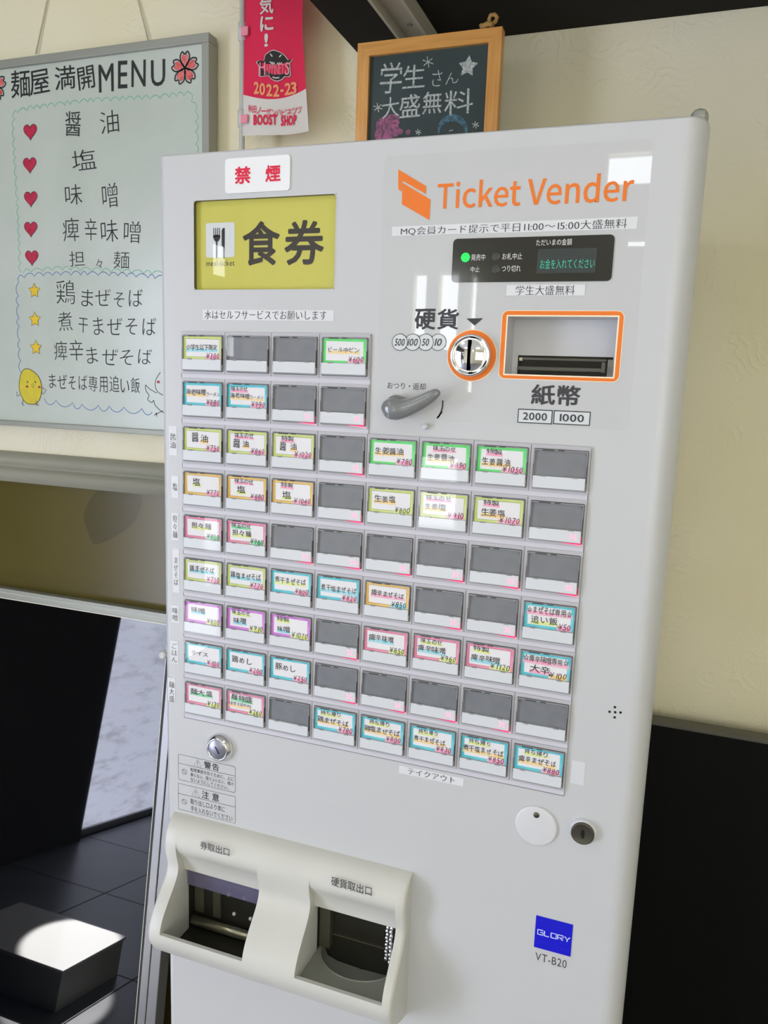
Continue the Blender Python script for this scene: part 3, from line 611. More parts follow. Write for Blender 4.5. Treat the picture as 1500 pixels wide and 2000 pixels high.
# ---------------------------------------------------------------- chalkboard standing on the machine
CY = .385
def C(px, py, o=0): p = at(px, py, CY-o); return (p.x, p.z)
cx0, cx1, cz1 = C(699, 82)[0], C(981, 54)[0], C(840, 68)[1]; cz0 = 1.6585; fwd_ = .0165
t = thing('chalkboard', 'small wood-framed chalkboard with white chalk writing standing on the machine top', 'chalkboard', ((cx0+cx1)/2, CY, cz0)); OX, OY, OZ = t.location
def frame_piece(pts, nm, mn):
    d = MB(); d.poly(pts, CY, mn, .017); TB(d, nm)
frame_piece([(cx0, cz1), (cx1, cz1), (cx1-fwd_, cz1-fwd_), (cx0+fwd_, cz1-fwd_)], 'top_rail', 'board_wood_h')
frame_piece([(cx0, cz0), (cx1, cz0), (cx1-fwd_, cz0+fwd_), (cx0+fwd_, cz0+fwd_)], 'bottom_rail', 'board_wood_h')
frame_piece([(cx0, cz0), (cx0, cz1), (cx0+fwd_, cz1-fwd_), (cx0+fwd_, cz0+fwd_)], 'side_rail', 'board_wood')
frame_piece([(cx1, cz0), (cx1, cz1), (cx1-fwd_, cz1-fwd_), (cx1-fwd_, cz0+fwd_)], 'side_rail', 'board_wood')
d = MB(); d.box(cx0+fwd_, cx1-fwd_, CY+.005, CY+.012, cz0+fwd_, cz1-fwd_, 'slate'); TB(d, 'slate')
YC = CY+.0046
d = MB()
def ct(s, tl, br, mn='chalk', **kw): d = MB(); d.text(s, R2(tl, br, YC), YC, mn, jit=.7, **kw); TB(d, 'lettering')
ct('学', (743, 124), (784, 180)); ct('生', (787, 129), (829, 170)); ct('さ', (845, 138), (863, 168), off=-.008); ct('ん', (871, 143), (895, 163), off=-.008)
ct('大', (747, 191), (780, 230)); ct('盛', (781, 186), (820, 228), off=.006); ct('無', (826, 180), (862, 221), off=.006); ct('料', (869, 177), (923, 221))
d = MB()
def cs(pts, mn, wd): d.stroke([(at(*p, YC).x, at(*p, YC).z) for p in pts], wd, YC, mn)
k = at(914, 130, YC); h = star(k.x, k.z, .0125, .5, .1); fan(d, h, YC, 'chalk'); d.stroke(h, .0014, YC-.0002, 'chalk', True); TB(d, 'chalk_star')
for (x, y, r) in ((836, 121, 11), (738, 210, 9), (929, 244, 7), (817, 258, 6)):
    d = MB()
    for a in (20, 80, 140): ca, sa = math.cos(math.radians(a))*r, math.sin(math.radians(a))*r; cs([(x-ca, y-sa), (x+ca, y+sa)], 'chalk', .0012)
    TB(d, 'chalk_star')
d = MB()
for n_, (x, y, rx) in enumerate(((748, 244, .010), (765, 240, .011), (757, 257, .012), (744, 262, .009), (770, 256, .008), (782, 257, .0035), (797, 258, .0035))):
    k = at(x, y, YC); fan(d, circ(k.x, k.z, rx, 14), YC-.00003*n_, 'chalk_pink')
TB(d, 'chalk_flower')
d = MB(); arc = [(at(884+27*math.cos(a), 256-28*math.sin(a), YC).x, at(884+27*math.cos(a), 256-28*math.sin(a), YC).z) for a in [math.radians(v) for v in range(-10, 192, 8)]]
d.stroke(arc, .006, YC, 'chalk_blue', taper=True); d.stroke([(x, z-.004) for x, z in arc[3:-3]], .003, YC-.0002, 'chalk_blue', taper=True)
d.stroke([(at(877, 256, YC).x, at(877, 256, YC).z), (at(885, 254, YC).x, at(885, 254, YC).z)], .001, YC-.0004, 'chalk'); TB(d, 'chalk_arc')
d = MB(); rp = [at(*p, CY+.012) for p in ((938, 56), (948, 49), (957, 46), (955, 38), (958, 30), (966, 28), (971, 34), (968, 42), (960, 48), (962, 52))]
d.tube(rp, .0026, 'rope', 8)
d.tube([at(940, 53, CY+.004), at(952, 47, CY+.004), at(962, 48, CY+.004)], .0034, 'rope', 8)
d.tube([at(936, 50, CY+.006), at(944, 47, CY+.006)], .0012, 'rope', 6); d.tube([at(938, 47, CY+.006), at(945, 49, CY+.006)], .001, 'rope', 6)
TB(d, 'rope_loop')

# ================================================================ the ticket vending machine
MX, MY = .212, .2
t = thing('ticket_vending_machine', 'tall white meal ticket vending machine with rows of price buttons', 'vending machine', (MX, MY, 0)); VM = t
def PM(mb, name, label=None, parent=None):
    mb.v = [(v[0]-MX, v[1]-MY, v[2]) for v in mb.v]; return mb.build(name, parent or VM, label)
def P2(px, py, Y=0.0): p = at(px, py, Y); return (p.x, p.z)
ML, MR, MT, MBT = -.0275, .4490, 1.6605, .09
# cabinet behind the door
d = MB(); d.box(-.020, .443, .040, .43, .0, 1.6575, 'cabinet_side', .004); PM(d, 'cabinet')
d = MB(); d.box(.4340, .4475, .036, .060, 1.6570, 1.6758, 'frame_grey', .006); PM(d, 'hinge_cap')
# display window, bill recess, tray openings are real holes in the door
DW = R2((378, 392), (653, 565)); NW = (.3097, 1.4697, .3956, 1.5157); TW = (-.004, .868, .246, .944)
HO = [DW, NW, TW]
lr, rr_, tr, br_ = .010, .018, .004, .003
d = MB()
fx = sorted({ML+lr, MR-rr_, *[h[0] for h in HO], *[h[2] for h in HO]}); fz = sorted({MBT+br_, MT-tr, *[h[1] for h in HO], *[h[3] for h in HO]})
for a, b in zip(fx, fx[1:]):
    for c, e in zip(fz, fz[1:]):
        if any(h[0] <= a+1e-7 and b-1e-7 <= h[2] and h[1] <= c+1e-7 and e-1e-7 <= h[3] for h in HO): continue
        d.rect(a, c, b, e, 0, 'paint')
loops = []; K = 10
def rrv(x0, z0, x1, z1, q, n=6):
    """rectangle with its own radius at each corner: upper right, upper left, lower left, lower right"""
    pts = []
    for (cx, cz, a0), r in zip(((x1-q[0], z1-q[0], 0), (x0+q[1], z1-q[1], 90), (x0+q[2], z0+q[2], 180), (x1-q[3], z0+q[3], 270)), q):
        for i in range(n+1):
            a = math.radians(a0+90*i/n); pts.append((cx+r*math.cos(a), cz+r*math.sin(a)))
    return pts
def lp(il, ir, it, ib, yl, yr, g):
    P = rrv(ML+il, MBT+ib, MR-ir, MT-it, [max(1e-5, g*r) for r in (.0075, .0035, .003, .003)])
    return [(x, yl+(yr-yl)*(x-ML)/(MR-ML), z) for x, z in P]
for k in range(K+1):
    th = math.pi/2*k/K; ins = 1-math.sin(th); dep = 1-math.cos(th)
    loops.append(lp(lr*ins, rr_*ins, tr*ins, br_*ins, .016*dep, .020*dep, math.sin(th)))
loops.append(lp(0, 0, 0, 0, .036, .036, 1)); loops.append(lp(.01, .01, .01, .01, .038, .038, .5))
n_ = len(loops[0]); V = [p for l in loops for p in l]
d.add(V, [(k*n_+i, k*n_+(i+1) % n_, (k+1)*n_+(i+1) % n_, (k+1)*n_+i) for k in range(len(loops)-1) for i in range(n_)], 'paint', True)
DOOR = PM(d, 'door')
# raised button housing edge line etc. -------------------------------------------------
CW, CH = .048, .04297; Z0 = 1.5
HZ = 1.1127
d = MB()
L_ = [(-.0008, HZ), (8*CW+.0003, HZ), (8*CW+.0003, Z0-2*CH+.0003), (4*CW+.0015, Z0-2*CH+.0003), (4*CW+.0015, Z0-.001), (-.0008+.0018, Z0-.001), (-.0008+.0018, HZ+.01)]
L_ = [(-.0002, HZ), (8*CW-.0003, HZ), (8*CW-.0003, Z0-2*CH-.001), (4*CW+.0005, Z0-2*CH-.001), (4*CW+.0005, Z0-.001), (-.0002, Z0-.001)]
d.poly(L_, -.0007, 'key_base', .0007); HS = PM(d, 'button_housing')
d = MB(); d.stroke(L_, .0006, -.0008, 'key_line', True); PM(d, 'seam_line', None, HS)

PW, PH = CW-.0003, .0389
def plate_mesh():
    d = MB(); d.box(.00015, PW, -.0018, -.0007, -PH, 0, 'key_grey')
    d.ring(rr(.0022, -.0366, .0460, -.0031, .0009, 2), rr(.0029, -.0359, .0453, -.0038, .0006, 2), -.00185, 'cap_edge')
    o, i = rr(.0026, -.0362, .0456, -.0035, .0008, 2), rr(.0034, -.0354, .0449, -.0043, .0004, 2)
    d.ring(o, i, -.0040, 'cap_wall', .0022)
    d.box(.0095, .0190, -.00415, -.0040, -.0045, -.0037, 'cap_edge'); d.box(.022, .027, -.00415, -.0040, -.0043, -.0036, 'cap_edge')
    d.box(.0453, .0458, -.0041, -.0019, -.0300, -.0150, 'cap_edge'); d.box(.0026, .0030, -.0041, -.0019, -.0290, -.0160, 'cap_edge')
    return d.mesh('ticket_button')
plate = plate_mesh()
def _strip():
    d = MB(); d.box(.0030, .0449, -.0046, -.0018, -.0352, -.0253, 'strip', .0003)
    return d.mesh('white_strip')
strip = _strip()
def _cap():
    d = MB(); d.rect(.0032, -.0255, .0450, -.0041, -.0040, 'clear'); return d.mesh('clear_cap')
capm = _cap()
def _tabs():
    d = MB(); d.box(.0092, .0136, -.0049, -.0041, -.0259, -.0247, 'cap_wall').box(.0345, .0390, -.0049, -.0041, -.0259, -.0247, 'cap_wall').box(.0030, .0450, -.0044, -.0040, -.0255, -.0252, 'cap_edge'); return d.mesh('cap_hinge')
tabs = _tabs()
def _blank():
    d = MB(); d.rect(.0034, -.0255, .0449, -.0043, -.0024, 'blank')
    for x in (.0052, .0434): d.lathe(x, -.0062, [(0, -.0030), (.0005, -.0029), (.0007, -.0024)], 'screw', 8)
    return d.mesh('blank_insert')
blank = _blank()
def _cross():
    d = MB()
    for s_ in (1, -1): d.stroke([(.0362, -.0303-.0022*s_), (.0412, -.0303+.0022*s_)], .0012, -.00475, 'lit_cross')
    return d.mesh('sold_out_cross')
cross = _cross()
def _glow():
    d = MB(); d.poly([(.027, -.0361), (.0452, -.0367), (.0452, -.0352), (.0440, -.0352)], -.00415, 'lit_red'); d.poly([(.0449, -.0352), (.0455, -.0352), (.0455, -.0285), (.0451, -.0305)], -.00415, 'lit_red')
    d.poly([(.034, -.0371), (.0470, -.0385), (.0462, -.0367), (.029, -.0364)], -.00190, 'lit_soft')
    return d.mesh('red_glow')
glow = _glow()
J = 'kgboct'
X, B = 'X', 'B'
# card: border colour, [(text, x0, x1, top, bottom, highlight)], (price, highlight); fractions of the card from its upper left corner
def L1(s, h, x0=.12, x1=.62, y0=.28, y1=.62): return (s, x0, x1, y0, y1, h)
def top(s, h, x0=.18, x1=.66): return (s, x0, x1, .07, .30, h)
A = 'hl_orange'; Pk = 'hl_pink'; Bl = 'hl_blue'; Ye = 'hl_yellow'; Gr = 'hl_green'
CARDS = [
 [('lime', [L1('小学生以下限定', Bl, .07, .88, .34, .62)], '¥300', Pk), B, B, ('green', [L1('ビール中ビン', A, .12, .84, .34, .56)], '¥600', Pk), None, None, None, None],
 [('cyan', [L1('海老味噌', A, .06, .58, .26, .56), ('ラーメン', .60, .95, .38, .58, None)], '¥880', Pk), ('cyan', [top('味玉のせ', Pk, .08, .50), ('海老味噌', .06, .55, .36, .62, A), ('ラーメン', .57, .90, .44, .62, A)], '¥990', Pk), X, X, None, None, None, None],
 [('lime', [('醤', .20, .38, .18, .62, None), ('油', .44, .64, .26, .62, A)], '¥750', Pk), ('lime', [top('味玉のせ', Pk), ('醤', .14, .32, .34, .76, None), ('油', .38, .54, .40, .70, A)], '¥860', Pk), ('lime', [top('特製', Pk, .20, .50), ('醤', .16, .32, .34, .74, None), ('油', .42, .58, .38, .68, A)], '¥1020', Pk), X,
  ('green', [L1('生姜醤油', A, .10, .74, .28, .60)], '¥780', Pk), ('green', [top('味玉のせ', Pk, .22, .70), ('生姜醤油', .10, .68, .40, .72, A)], '¥890', Pk), ('green', [top('特製', Pk, .18, .50), ('生姜醤油', .10, .68, .42, .74, A)], '¥1050', Pk), B],
 [('amber', [('塩', .22, .42, .22, .58, Ye)], '¥770', Pk), ('amber', [top('味玉のせ', Pk), ('塩', .24, .46, .40, .74, Ye)], '¥880', Pk), ('amber', [top('特製', Pk, .20, .50), ('塩', .24, .46, .46, .80, Ye)], '¥1040', Pk), X,
  ('lime', [L1('生姜塩', A, .12, .60, .26, .58)], '¥800', Ye), ('lime', [top('味玉のせ', Pk, .12, .66), ('生姜塩', .10, .56, .40, .70, A)], '¥910', Pk), ('lime', [top('特製', Pk, .18, .50), ('生姜塩', .14, .64, .42, .74, A)], '¥1070', Pk), X],
 [('pink', [L1('担々麺', Ye, .18, .72, .24, .54)], '¥850', Gr), ('pink', [top('味玉のせ', Gr, .10, .60), ('担々麺', .12, .62, .38, .68, Ye)], '¥960', Gr), X, X, X, X, X, X],
 [('lime', [L1('鶏まぜそば', Bl, .12, .80, .26, .58)], '¥750', Pk), ('lime', [L1('鶏塩まぜそば', Bl, .08, .88, .30, .62)], '¥770', Pk), ('cyan', [L1('煮干まぜそば', Ye, .08, .86, .26, .58)], '¥800', Pk), ('cyan', [L1('煮干塩まぜそば', Bl, .08, .94, .34, .64)], '¥820', Pk),
  ('amber', [L1('痺辛まぜそば', Pk, .12, .88, .28, .58)], '¥850', Bl), X, X, ('cyan', [('☆まぜそば専用☆', .05, .95, .10, .42, Pk), ('追い飯', .14, .68, .50, .82, Ye)], '¥50', Pk)],
 [('purple', [L1('味噌', Bl, .16, .54, .24, .52)], '¥800', Ye), ('purple', [top('味玉のせ', Ye, .12, .60), ('味噌', .16, .50, .42, .72, Bl)], '¥910', Ye), ('purple', [top('特製', Ye, .14, .46), ('味噌', .16, .48, .50, .80, Bl)], '¥1070', Ye), X,
  ('pink', [L1('痺辛味噌', Bl, .10, .68, .24, .56)], '¥850', Ye), ('pink', [top('味玉のせ', Ye, .14, .62), ('痺辛味噌', .08, .70, .38, .68, Bl)], '¥960', Ye), ('pink', [top('特製', Ye, .14, .48), ('痺辛味噌', .10, .72, .44, .74, Bl)], '¥1120', Ye), ('cyan', [('☆痺辛味噌専用☆', .04, .96, .10, .42, Pk), ('大辛', .18, .60, .50, .84, Pk)], '¥100', A)],
 [('cyan', [L1('ライス', None, .16, .62, .36, .58)], '¥100', Pk), ('cyan', [L1('鶏めし', None, .12, .66, .26, .60)], '¥200', Pk), ('cyan', [L1('豚めし', None, .12, .64, .26, .58)], '¥250', Pk), X, X, X, X, B],
 [('pink', [L1('麺大盛', Gr, .12, .74, .22, .54)], '¥130', Ye), ('pink', [('麺特盛', .10, .68, .12, .44, Gr), ('(まぜそばのみ)', .04, .64, .50, .72, A)], '¥260', Ye), B,
  ('cyan', [top('持ち帰り', Ye, .14, .64), ('鶏まぜそば', .06, .84, .38, .68, A)], '¥780', Pk), ('cyan', [top('持ち帰り', Ye, .18, .66), ('鶏塩まぜそば', .06, .92, .38, .68, A)], '¥800', Pk), ('cyan', [top('持ち帰り', Ye, .18, .62), ('煮干まぜそば', .08, .80, .40, .68, A)], '¥830', Pk), ('cyan', [top('持ち帰り', Ye, .16, .62), ('煮干塩まぜそば', .04, .92, .38, .68, A)], '¥850', Pk), ('cyan', [top('持ち帰り', Ye, .20, .68), ('痺辛まぜそば', .08, .86, .40, .70, A)], '¥880', Pk)],
]
KX0, KX1, KZ0, KZ1 = .0036, .0447, -.0254, -.0044
card_mesh = {}
def card(colour):
    if colour not in card_mesh:
        d = MB(); d.box(KX0, KX1, -.0024, -.0021, KZ0, KZ1, 'paper')
        rnd = random.Random(len(card_mesh)+3); j = lambda: rnd.uniform(-.0003, .0003)
        o = [(KX0, KZ0), (KX1, KZ0), (KX1, KZ1), (KX0, KZ1)]; i = [(KX0+.0028+j(), KZ0+.0024+j()), (KX1-.0028+j(), KZ0+.0024+j()), (KX1-.0028+j(), KZ1-.0024+j()), (KX0+.0028+j(), KZ1-.0024+j())]
        d.ring(o, i, -.00246, colour)
        if colour in ('lime', 'amber', 'pink', 'cyan', 'green', 'purple'):
            q = .0022
            if colour not in ('cyan', 'green', 'purple'): d.stroke([(KX0+.026, KZ0+q), (KX0+q, KZ0+q), (KX0+q, KZ1-q), (KX1-q, KZ1-q), (KX1-q, KZ0+.006)], .00022, -.00252, 'ink')
        card_mesh[colour] = d.mesh('menu_card')
    return card_mesh[colour]
for r in range(9):
    for c_ in range(8):
        it = CARDS[r][c_]
        if it is None: continue
        x, z = c_*CW, Z0-r*CH
        b = place(plate, 'ticket_button', VM, None, (x-MX, -MY, z))
        place(strip, 'white_strip', b); place(tabs, 'cap_hinge', b)
        if it in (X, B):
            place(blank, 'blank_insert', b)
            b['label'] = 'sold-out button with pink cross lit' if it == X else 'empty button'
            if it == X: place(cross, 'sold_out_cross', b); place(glow, 'red_glow', b)
        else:
            col_, lines, price, ph = it; place(card(col_), 'menu_card', b)
            d = MB(); h = MB(); Wd, Hd = KX1-KX0, KZ1-KZ0
            fx_ = lambda u: KX0+u*Wd; fz_ = lambda v: KZ1-v*Hd
            px0 = {3: .70, 4: .60, 5: .53}[len(price)]
            h.poly([(fx_(px0-.03), fz_(.99)), (fx_(.95), fz_(1.0)), (fx_(.95), fz_(.80)), (fx_(px0-.02), fz_(.82))], -.00250, ph)
            for (s_, a0, a1, v0, v1, hc) in lines:
                rnd = random.Random(hash_s(s_)); tl = rnd.uniform(-.015, .03)
                d.text(s_, (fx_(a0), fz_(v1), fx_(a1), fz_(v0)), -.00258, 'ink', off=.004, jit=.85, seed=r*8+c_)
                if hc: h.poly([(fx_(a0-.01), fz_(v1+.05)), (fx_(a1+.02), fz_(v1+.05+tl)), (fx_(a1+.01), fz_((v0+v1)/2+.06)), (fx_(a0), fz_((v0+v1)/2+.04))], -.00250, hc)
            d.text(price, (fx_(px0), fz_(.97), fx_(.94), fz_(.71)), -.00260, 'price' if ph == Pk else 'ink', off=0, jit=.6, seed=c_+r, shear=.18, gap=.05)
            h.build('highlighter', b); d.build('lettering', b)
        place(capm, 'clear_cap', b)

# ---- display window with the meal ticket sign
x0, z0, x1, z1 = DW
d = MB(); d.ring(rr(x0-.0004, z0-.0004, x1+.0004, z1+.0004, .0030, 4), rr(x0+.0003, z0+.0003, x1-.0003, z1-.0003, .0028, 4), -.0002, 'paint')
for a in ((x0, z0, x1, z0+.0001), (x0, z1-.0001, x1, z1)): d.box(a[0], a[2], 0, .0045, a[1], a[3], 'sign_edge')
for a in ((x0, z0, x0+.0001, z1), (x1-.0001, z0, x1, z1)): d.box(a[0], a[2], 0, .0045, a[1], a[3], 'sign_edge')
wnd = PM(d, 'display_window')
d = MB(); d.box(x0-.002, x1+.002, .0042, .0052, z0-.002, z1+.002, 'sign_yellow'); PM(d, 'yellow_sign', None, wnd)
d = MB(); YS = .0040
d.poly(rr(*[*R2((402, 436), (458, 502), YS)], .002, 3), YS, 'sign_tile'); PM(d, 'icon_tile', None, wnd)
d = MB()
d.text('食', R2((474, 433), (546, 518), YS), YS, 'ink_brown', off=.022); PM(d, 'lettering', None, wnd); d = MB(); d.text('券', R2((556, 431), (632, 517), YS), YS, 'ink_brown', off=.022); PM(d, 'lettering', None, wnd); d = MB()
d.text('meal ticket', R2((403, 509), (458, 519), YS), YS, 'ink_brown', off=-.004)
PM(d, 'lettering', None, wnd)
d = MB(); YI2 = .0038
a, b = P2(423, 460, YI2), P2(423, 496, YI2); fxx = a[0]+.0002
for k in range(4): d.stroke([(fxx-.0024+k*.0016, a[1]+.015*.9), (fxx-.0024+k*.0016, a[1]+.006)], .0006, YI2, 'ink')
a = P2(423, 445, YI2)
d = MB()
for k in range(4): d.stroke([(a[0]-.0030+k*.0020, a[1]), (a[0]-.0030+k*.0020, a[1]-.008)], .0008, YI2, 'ink')
fan(d, cr([(a[0]-.0034, a[1]-.0065), (a[0]-.0026, a[1]-.0105), (a[0], a[1]-.0125), (a[0]+.0030, a[1]-.0105), (a[0]+.0034, a[1]-.0065)], 3, True), YI2, 'ink')
d.stroke([(a[0], a[1]-.0115), (a[0], a[1]-.027)], .0016, YI2, 'ink')
k = P2(437, 445, YI2); d.poly([(k[0]-.0022, k[1]-.0025), (k[0]-.0012, k[1]-.0003), (k[0]+.0010, k[1]), (k[0]+.0010, k[1]-.027), (k[0]-.0006, k[1]-.027), (k[0]-.0008, k[1]-.0165), (k[0]-.0022, k[1]-.0155)], YI2, 'ink')
PM(d, 'fork_and_knife_icon', None, wnd)
d = MB(); d.rect(x0+.0002, z0+.0002, x1-.0002, z1-.0002, .0018, 'clear'); PM(d, 'window_pane', None, wnd)

# ---- no smoking plate
a = R2((441, 311), (567, 372)); d = MB(); o = rr(*a, .003, 4)
d.poly([(p[0], p[1]) for p in o], -.0012, 'white_gloss', .0012); ns = PM(d, 'no_smoking_plate')
d = MB(); d.text('禁', R2((460, 327), (491, 359)), -.0014, 'red_text', off=.03); PM(d, 'lettering', None, ns); d = MB(); d.text('煙', R2((520, 324), (549, 355)), -.0014, 'red_text', off=.03); PM(d, 'lettering', None, ns)

# ---- printed labels on the door
def tape(tl, br, texts, name='paper_label', mn='label_tape', **kw):
    d = MB(); a = R2(tl, br); d.poly([(a[0], a[1]), (a[2], a[1]), (a[2], a[3]), (a[0], a[3])], -.0003, mn, .0003); o = PM(d, name)
    if texts:
        d = MB()
        for s_, t0, t1 in texts: d.text(s_, R2(t0, t1), -.0005, 'ink', **kw)
        PM(d, 'lettering', None, o)
    return o
mi = dict(off=-.014, mincho=.022)
tape((396, 605), (652, 627), [('水はセルフサービスでお願いします', (400, 606), (638, 625))], **mi)
tape((990, 557), (1142, 577), [('学生大盛無料', (1008, 558), (1122, 576))], **mi)
# the long label follows the tilted strip it is printed on
d = MB(); q = [P2(766, 443), P2(766, 461), P2(1243, 447), P2(1246, 423)]; d.poly([q[0], q[1], q[2], q[3]], -.0003, 'label_tape', .0003); lb = PM(d, 'paper_label')
V, F = layout('MQ会員カード提示で平日11:00〜15:00大盛無料', off=-.014, mincho=.022); xs = [v[0] for v in V]; mx = max(xs); mn_ = min(xs)
q = [P2(783, 444), P2(783, 460), P2(1224, 446), P2(1225, 426)]
VV = []
for v in V:
    u = (v[0]-mn_)/(mx-mn_); k = (v[1]+.09)/.95; lx = q[1][0]+(q[2][0]-q[1][0])*u; lz = q[1][1]+(q[2][1]-q[1][1])*u; hz = (q[0][1]-q[1][1])*(1-u)+(q[3][1]-q[2][1])*u; VV.append((lx, -.0005-v[2]*.000012, lz+hz*k))
d = MB(); d.add(VV, F, 'ink'); PM(d, 'lettering', None, lb)
tape((780, 1494), (905, 1536), [('テイクアウト', (797, 1499), (888, 1530))], **mi)
for tl, br, s_ in (((330, 832), (346, 890), '醤油'), ((335, 929), (349, 973), '塩'), ((335, 1001), (349, 1056), '坦々麺'), ((337, 1071), (351, 1158), 'まぜそば'), ((335, 1181), (350, 1217), '味噌'), ((333, 1250), (349, 1297), 'ごはん'), ((328, 1322), (343, 1371), '麺大盛')):
    n_ = len(s_); y0 = {'醤油': 846, '塩': 943, '坦々麺': 1006, 'まぜそば': 1088, '味噌': 1186, 'ごはん': 1255, '麺大盛': 1330}[s_]; y1 = {'醤油': 876, '塩': 958, '坦々麺': 1051, 'まぜそば': 1143, '味噌': 1213, 'ごはん': 1294, '麺大盛': 1371}[s_]
    tape(tl, br, [(s_, (tl[0]+2.5, y0), (br[0]-2, y1))], vert=True, gap=.04, **mi)
tape((1117, 1484), (1140, 1534), [], 'clear_tape', 'old_tape')

# ---- logo and big lettering
d = MB()
d.poly([P2(*p) for p in ((778, 331), (833, 364), (832, 379), (786, 353), (784, 374), (778, 370))], -.0003, 'orange_text'); d.poly([P2(*p) for p in ((786, 357), (841, 390), (839, 430), (785, 399))], -.0003, 'orange_text')
PM(d, 'ticket_emblem')
V, F = TV; a = R2((853, 353), (1239, 410)); xs = [v[0] for v in V]; zs_ = [v[1] for v in V]
ql, qr = P2(853, 408), P2(1236, 393); zt_l = P2(857, 361)[1]; cap = 250.0
d = MB(); s1 = (qr[0]-ql[0])/(max(xs)-min(xs)); zz = (ql[1]+qr[1])/2
zb_ = P2(853, 407.5)[1]; s2 = (P2(857, 361.5)[1]-zb_)/cap
d.add([(ql[0]+(v[0]-min(xs))*s1, -.0003, zb_+v[1]*s2) for v in V], F, 'orange_text'); PM(d, 'lettering')

# ---- status display
a = R2((886, 467), (1194, 549)); d = MB(); d.poly(rr(*a, .0035, 5), -.0008, 'display_black', .0008); sd = PM(d, 'status_display')
d = MB(); a = R2((1051, 487), (1163, 533)); d.poly([(a[0], a[1]), (a[2], a[1]), (a[2], a[3]), (a[0], a[3])], -.0010, 'lcd'); PM(d, 'lcd_screen', None, sd)
d = MB(); d.text('お金を入れてください', R2((1056, 507), (1161, 524)), -.0012, 'lcd_text', off=-.004); PM(d, 'lcd_lettering', None, sd)
for (px_, py_, mn) in ((909.5, 503, 'lamp_green'), (969.5, 501, 'lamp_off'), (969.5, 526, 'lamp_off')):
    k = P2(px_, py_); d = MB(); d.lathe(k[0], k[1], [(0, -.0014), (.0028, -.0013), (.0036, -.0010), (.0037, -.0008)], mn, 24); PM(d, 'indicator_lamp', {'lamp_green': 'lit green lamp'}.get(mn), sd)
d = MB()
for s_, tl, br in (('発売中', (921, 497), (948, 509)), ('中止', (920, 521), (937, 532)), ('お札中止', (982, 495), (1020, 507)), ('つり切れ', (981, 519), (1017, 531)), ('ただいまの金額', (1048, 468), (1117, 479))):
    d.text(s_, R2(tl, br), -.0010, 'white_print', off=.004)
PM(d, 'lettering', None, sd)

# ---- coin side
d = MB(); d.text('硬', R2((811, 603), (850, 644)), -.0003, 'ink_soft', off=.022).text('貨', R2((855, 603), (895, 644)), -.0003, 'ink_soft', off=.022)
PM(d, 'lettering'); d = MB(); d.poly([P2(911, 622), P2(944, 621.5), P2(927, 636)], -.0003, 'ink_soft'); PM(d, 'arrow_mark')
for i, (px_, s_) in enumerate(((856, '10'), (831.5, '50'), (806.5, '100'), (781.4, '500'))):
    d = MB(); k = P2(px_, 668.5); o = circ(k[0], k[1], .0071, 36); y = -.0003-i*.0002
    fan(d, o, y, 'sign_tile'); d.ring(o, circ(k[0], k[1], .0066, 36), y-.00005, 'ink_soft')
    w2 = .0046 if len(s_) == 3 else .0032; d.text(s_, (k[0]-w2, k[1]-.0030, k[0]+w2, k[1]+.0030), y-.0001, 'ink_soft', off=.012, shear=.2); PM(d, 'coin_mark')
d = MB(); d.text('おつり・返却', R2((757, 746), (831, 762)), -.0003, 'ink_soft'); PM(d, 'lettering'); d = MB()
ar = cr([P2(865, 782), P2(864, 797), P2(858, 812), P2(854, 816)], 4); d.stroke(ar, .0013, -.0003, 'ink_soft'); d.stroke([P2(853.5, 817), P2(864, 804)], .0012, -.0003, 'ink_soft'); PM(d, 'arrow_mark'); d = MB()
d.text('紙幣', R2((1039, 750), (1132, 794)), -.0003, 'ink_soft', off=.022); PM(d, 'lettering')
for tl, br, s_, a, b in (((1012, 798), (1078, 829), '2000', (1022, 805), (1068, 822)), ((1082, 801), (1152, 832), '1000', (1094, 808), (1140, 825))):
    d = MB(); q = R2(tl, br); d.poly([(q[0], q[1]), (q[2], q[1]), (q[2], q[3]), (q[0], q[3])], -.0002, 'sign_tile'); d.ring([(q[0], q[1]), (q[2], q[1]), (q[2], q[3]), (q[0], q[3])], [(q[0]+.0008, q[1]+.0008), (q[2]-.0008, q[1]+.0008), (q[2]-.0008, q[3]-.0008), (q[0]+.0008, q[3]-.0008)], -.0003, 'ink_soft'); d.text(s_, R2(a, b), -.0004, 'ink_soft', off=.014); PM(d, 'value_mark')
cx, cz = .2815, 1.4838
d = MB(); d.ring(circ(cx, cz, .0206, 64), circ(cx, cz, .0150, 64), -.0003, 'orange'); d.ring(circ(cx, cz, .0211, 64), circ(cx, cz, .0206, 64), -.00025, 'ring_cream'); PM(d, 'coin_ring', 'orange ring')
d = MB(); d.lathe(cx, cz, [(.0166, 0), (.0170, -.003), (.0170, -.0062), (.0164, -.0074), (.0156, -.0078), (.0148, -.0074), (.0146, -.0066), (.0120, -.0078), (.0080, -.0094), (.0040, -.0102), (.0001, -.0104)], 'chrome', 64); cs_ = PM(d, 'coin_slot', 'chrome coin slot')
d = MB(); d.box(cx-.00125, cx+.00125, -.0112, -.0060, cz-.0122, cz+.0122, 'void', .0003); PM(d, 'slot_opening', None, cs_)
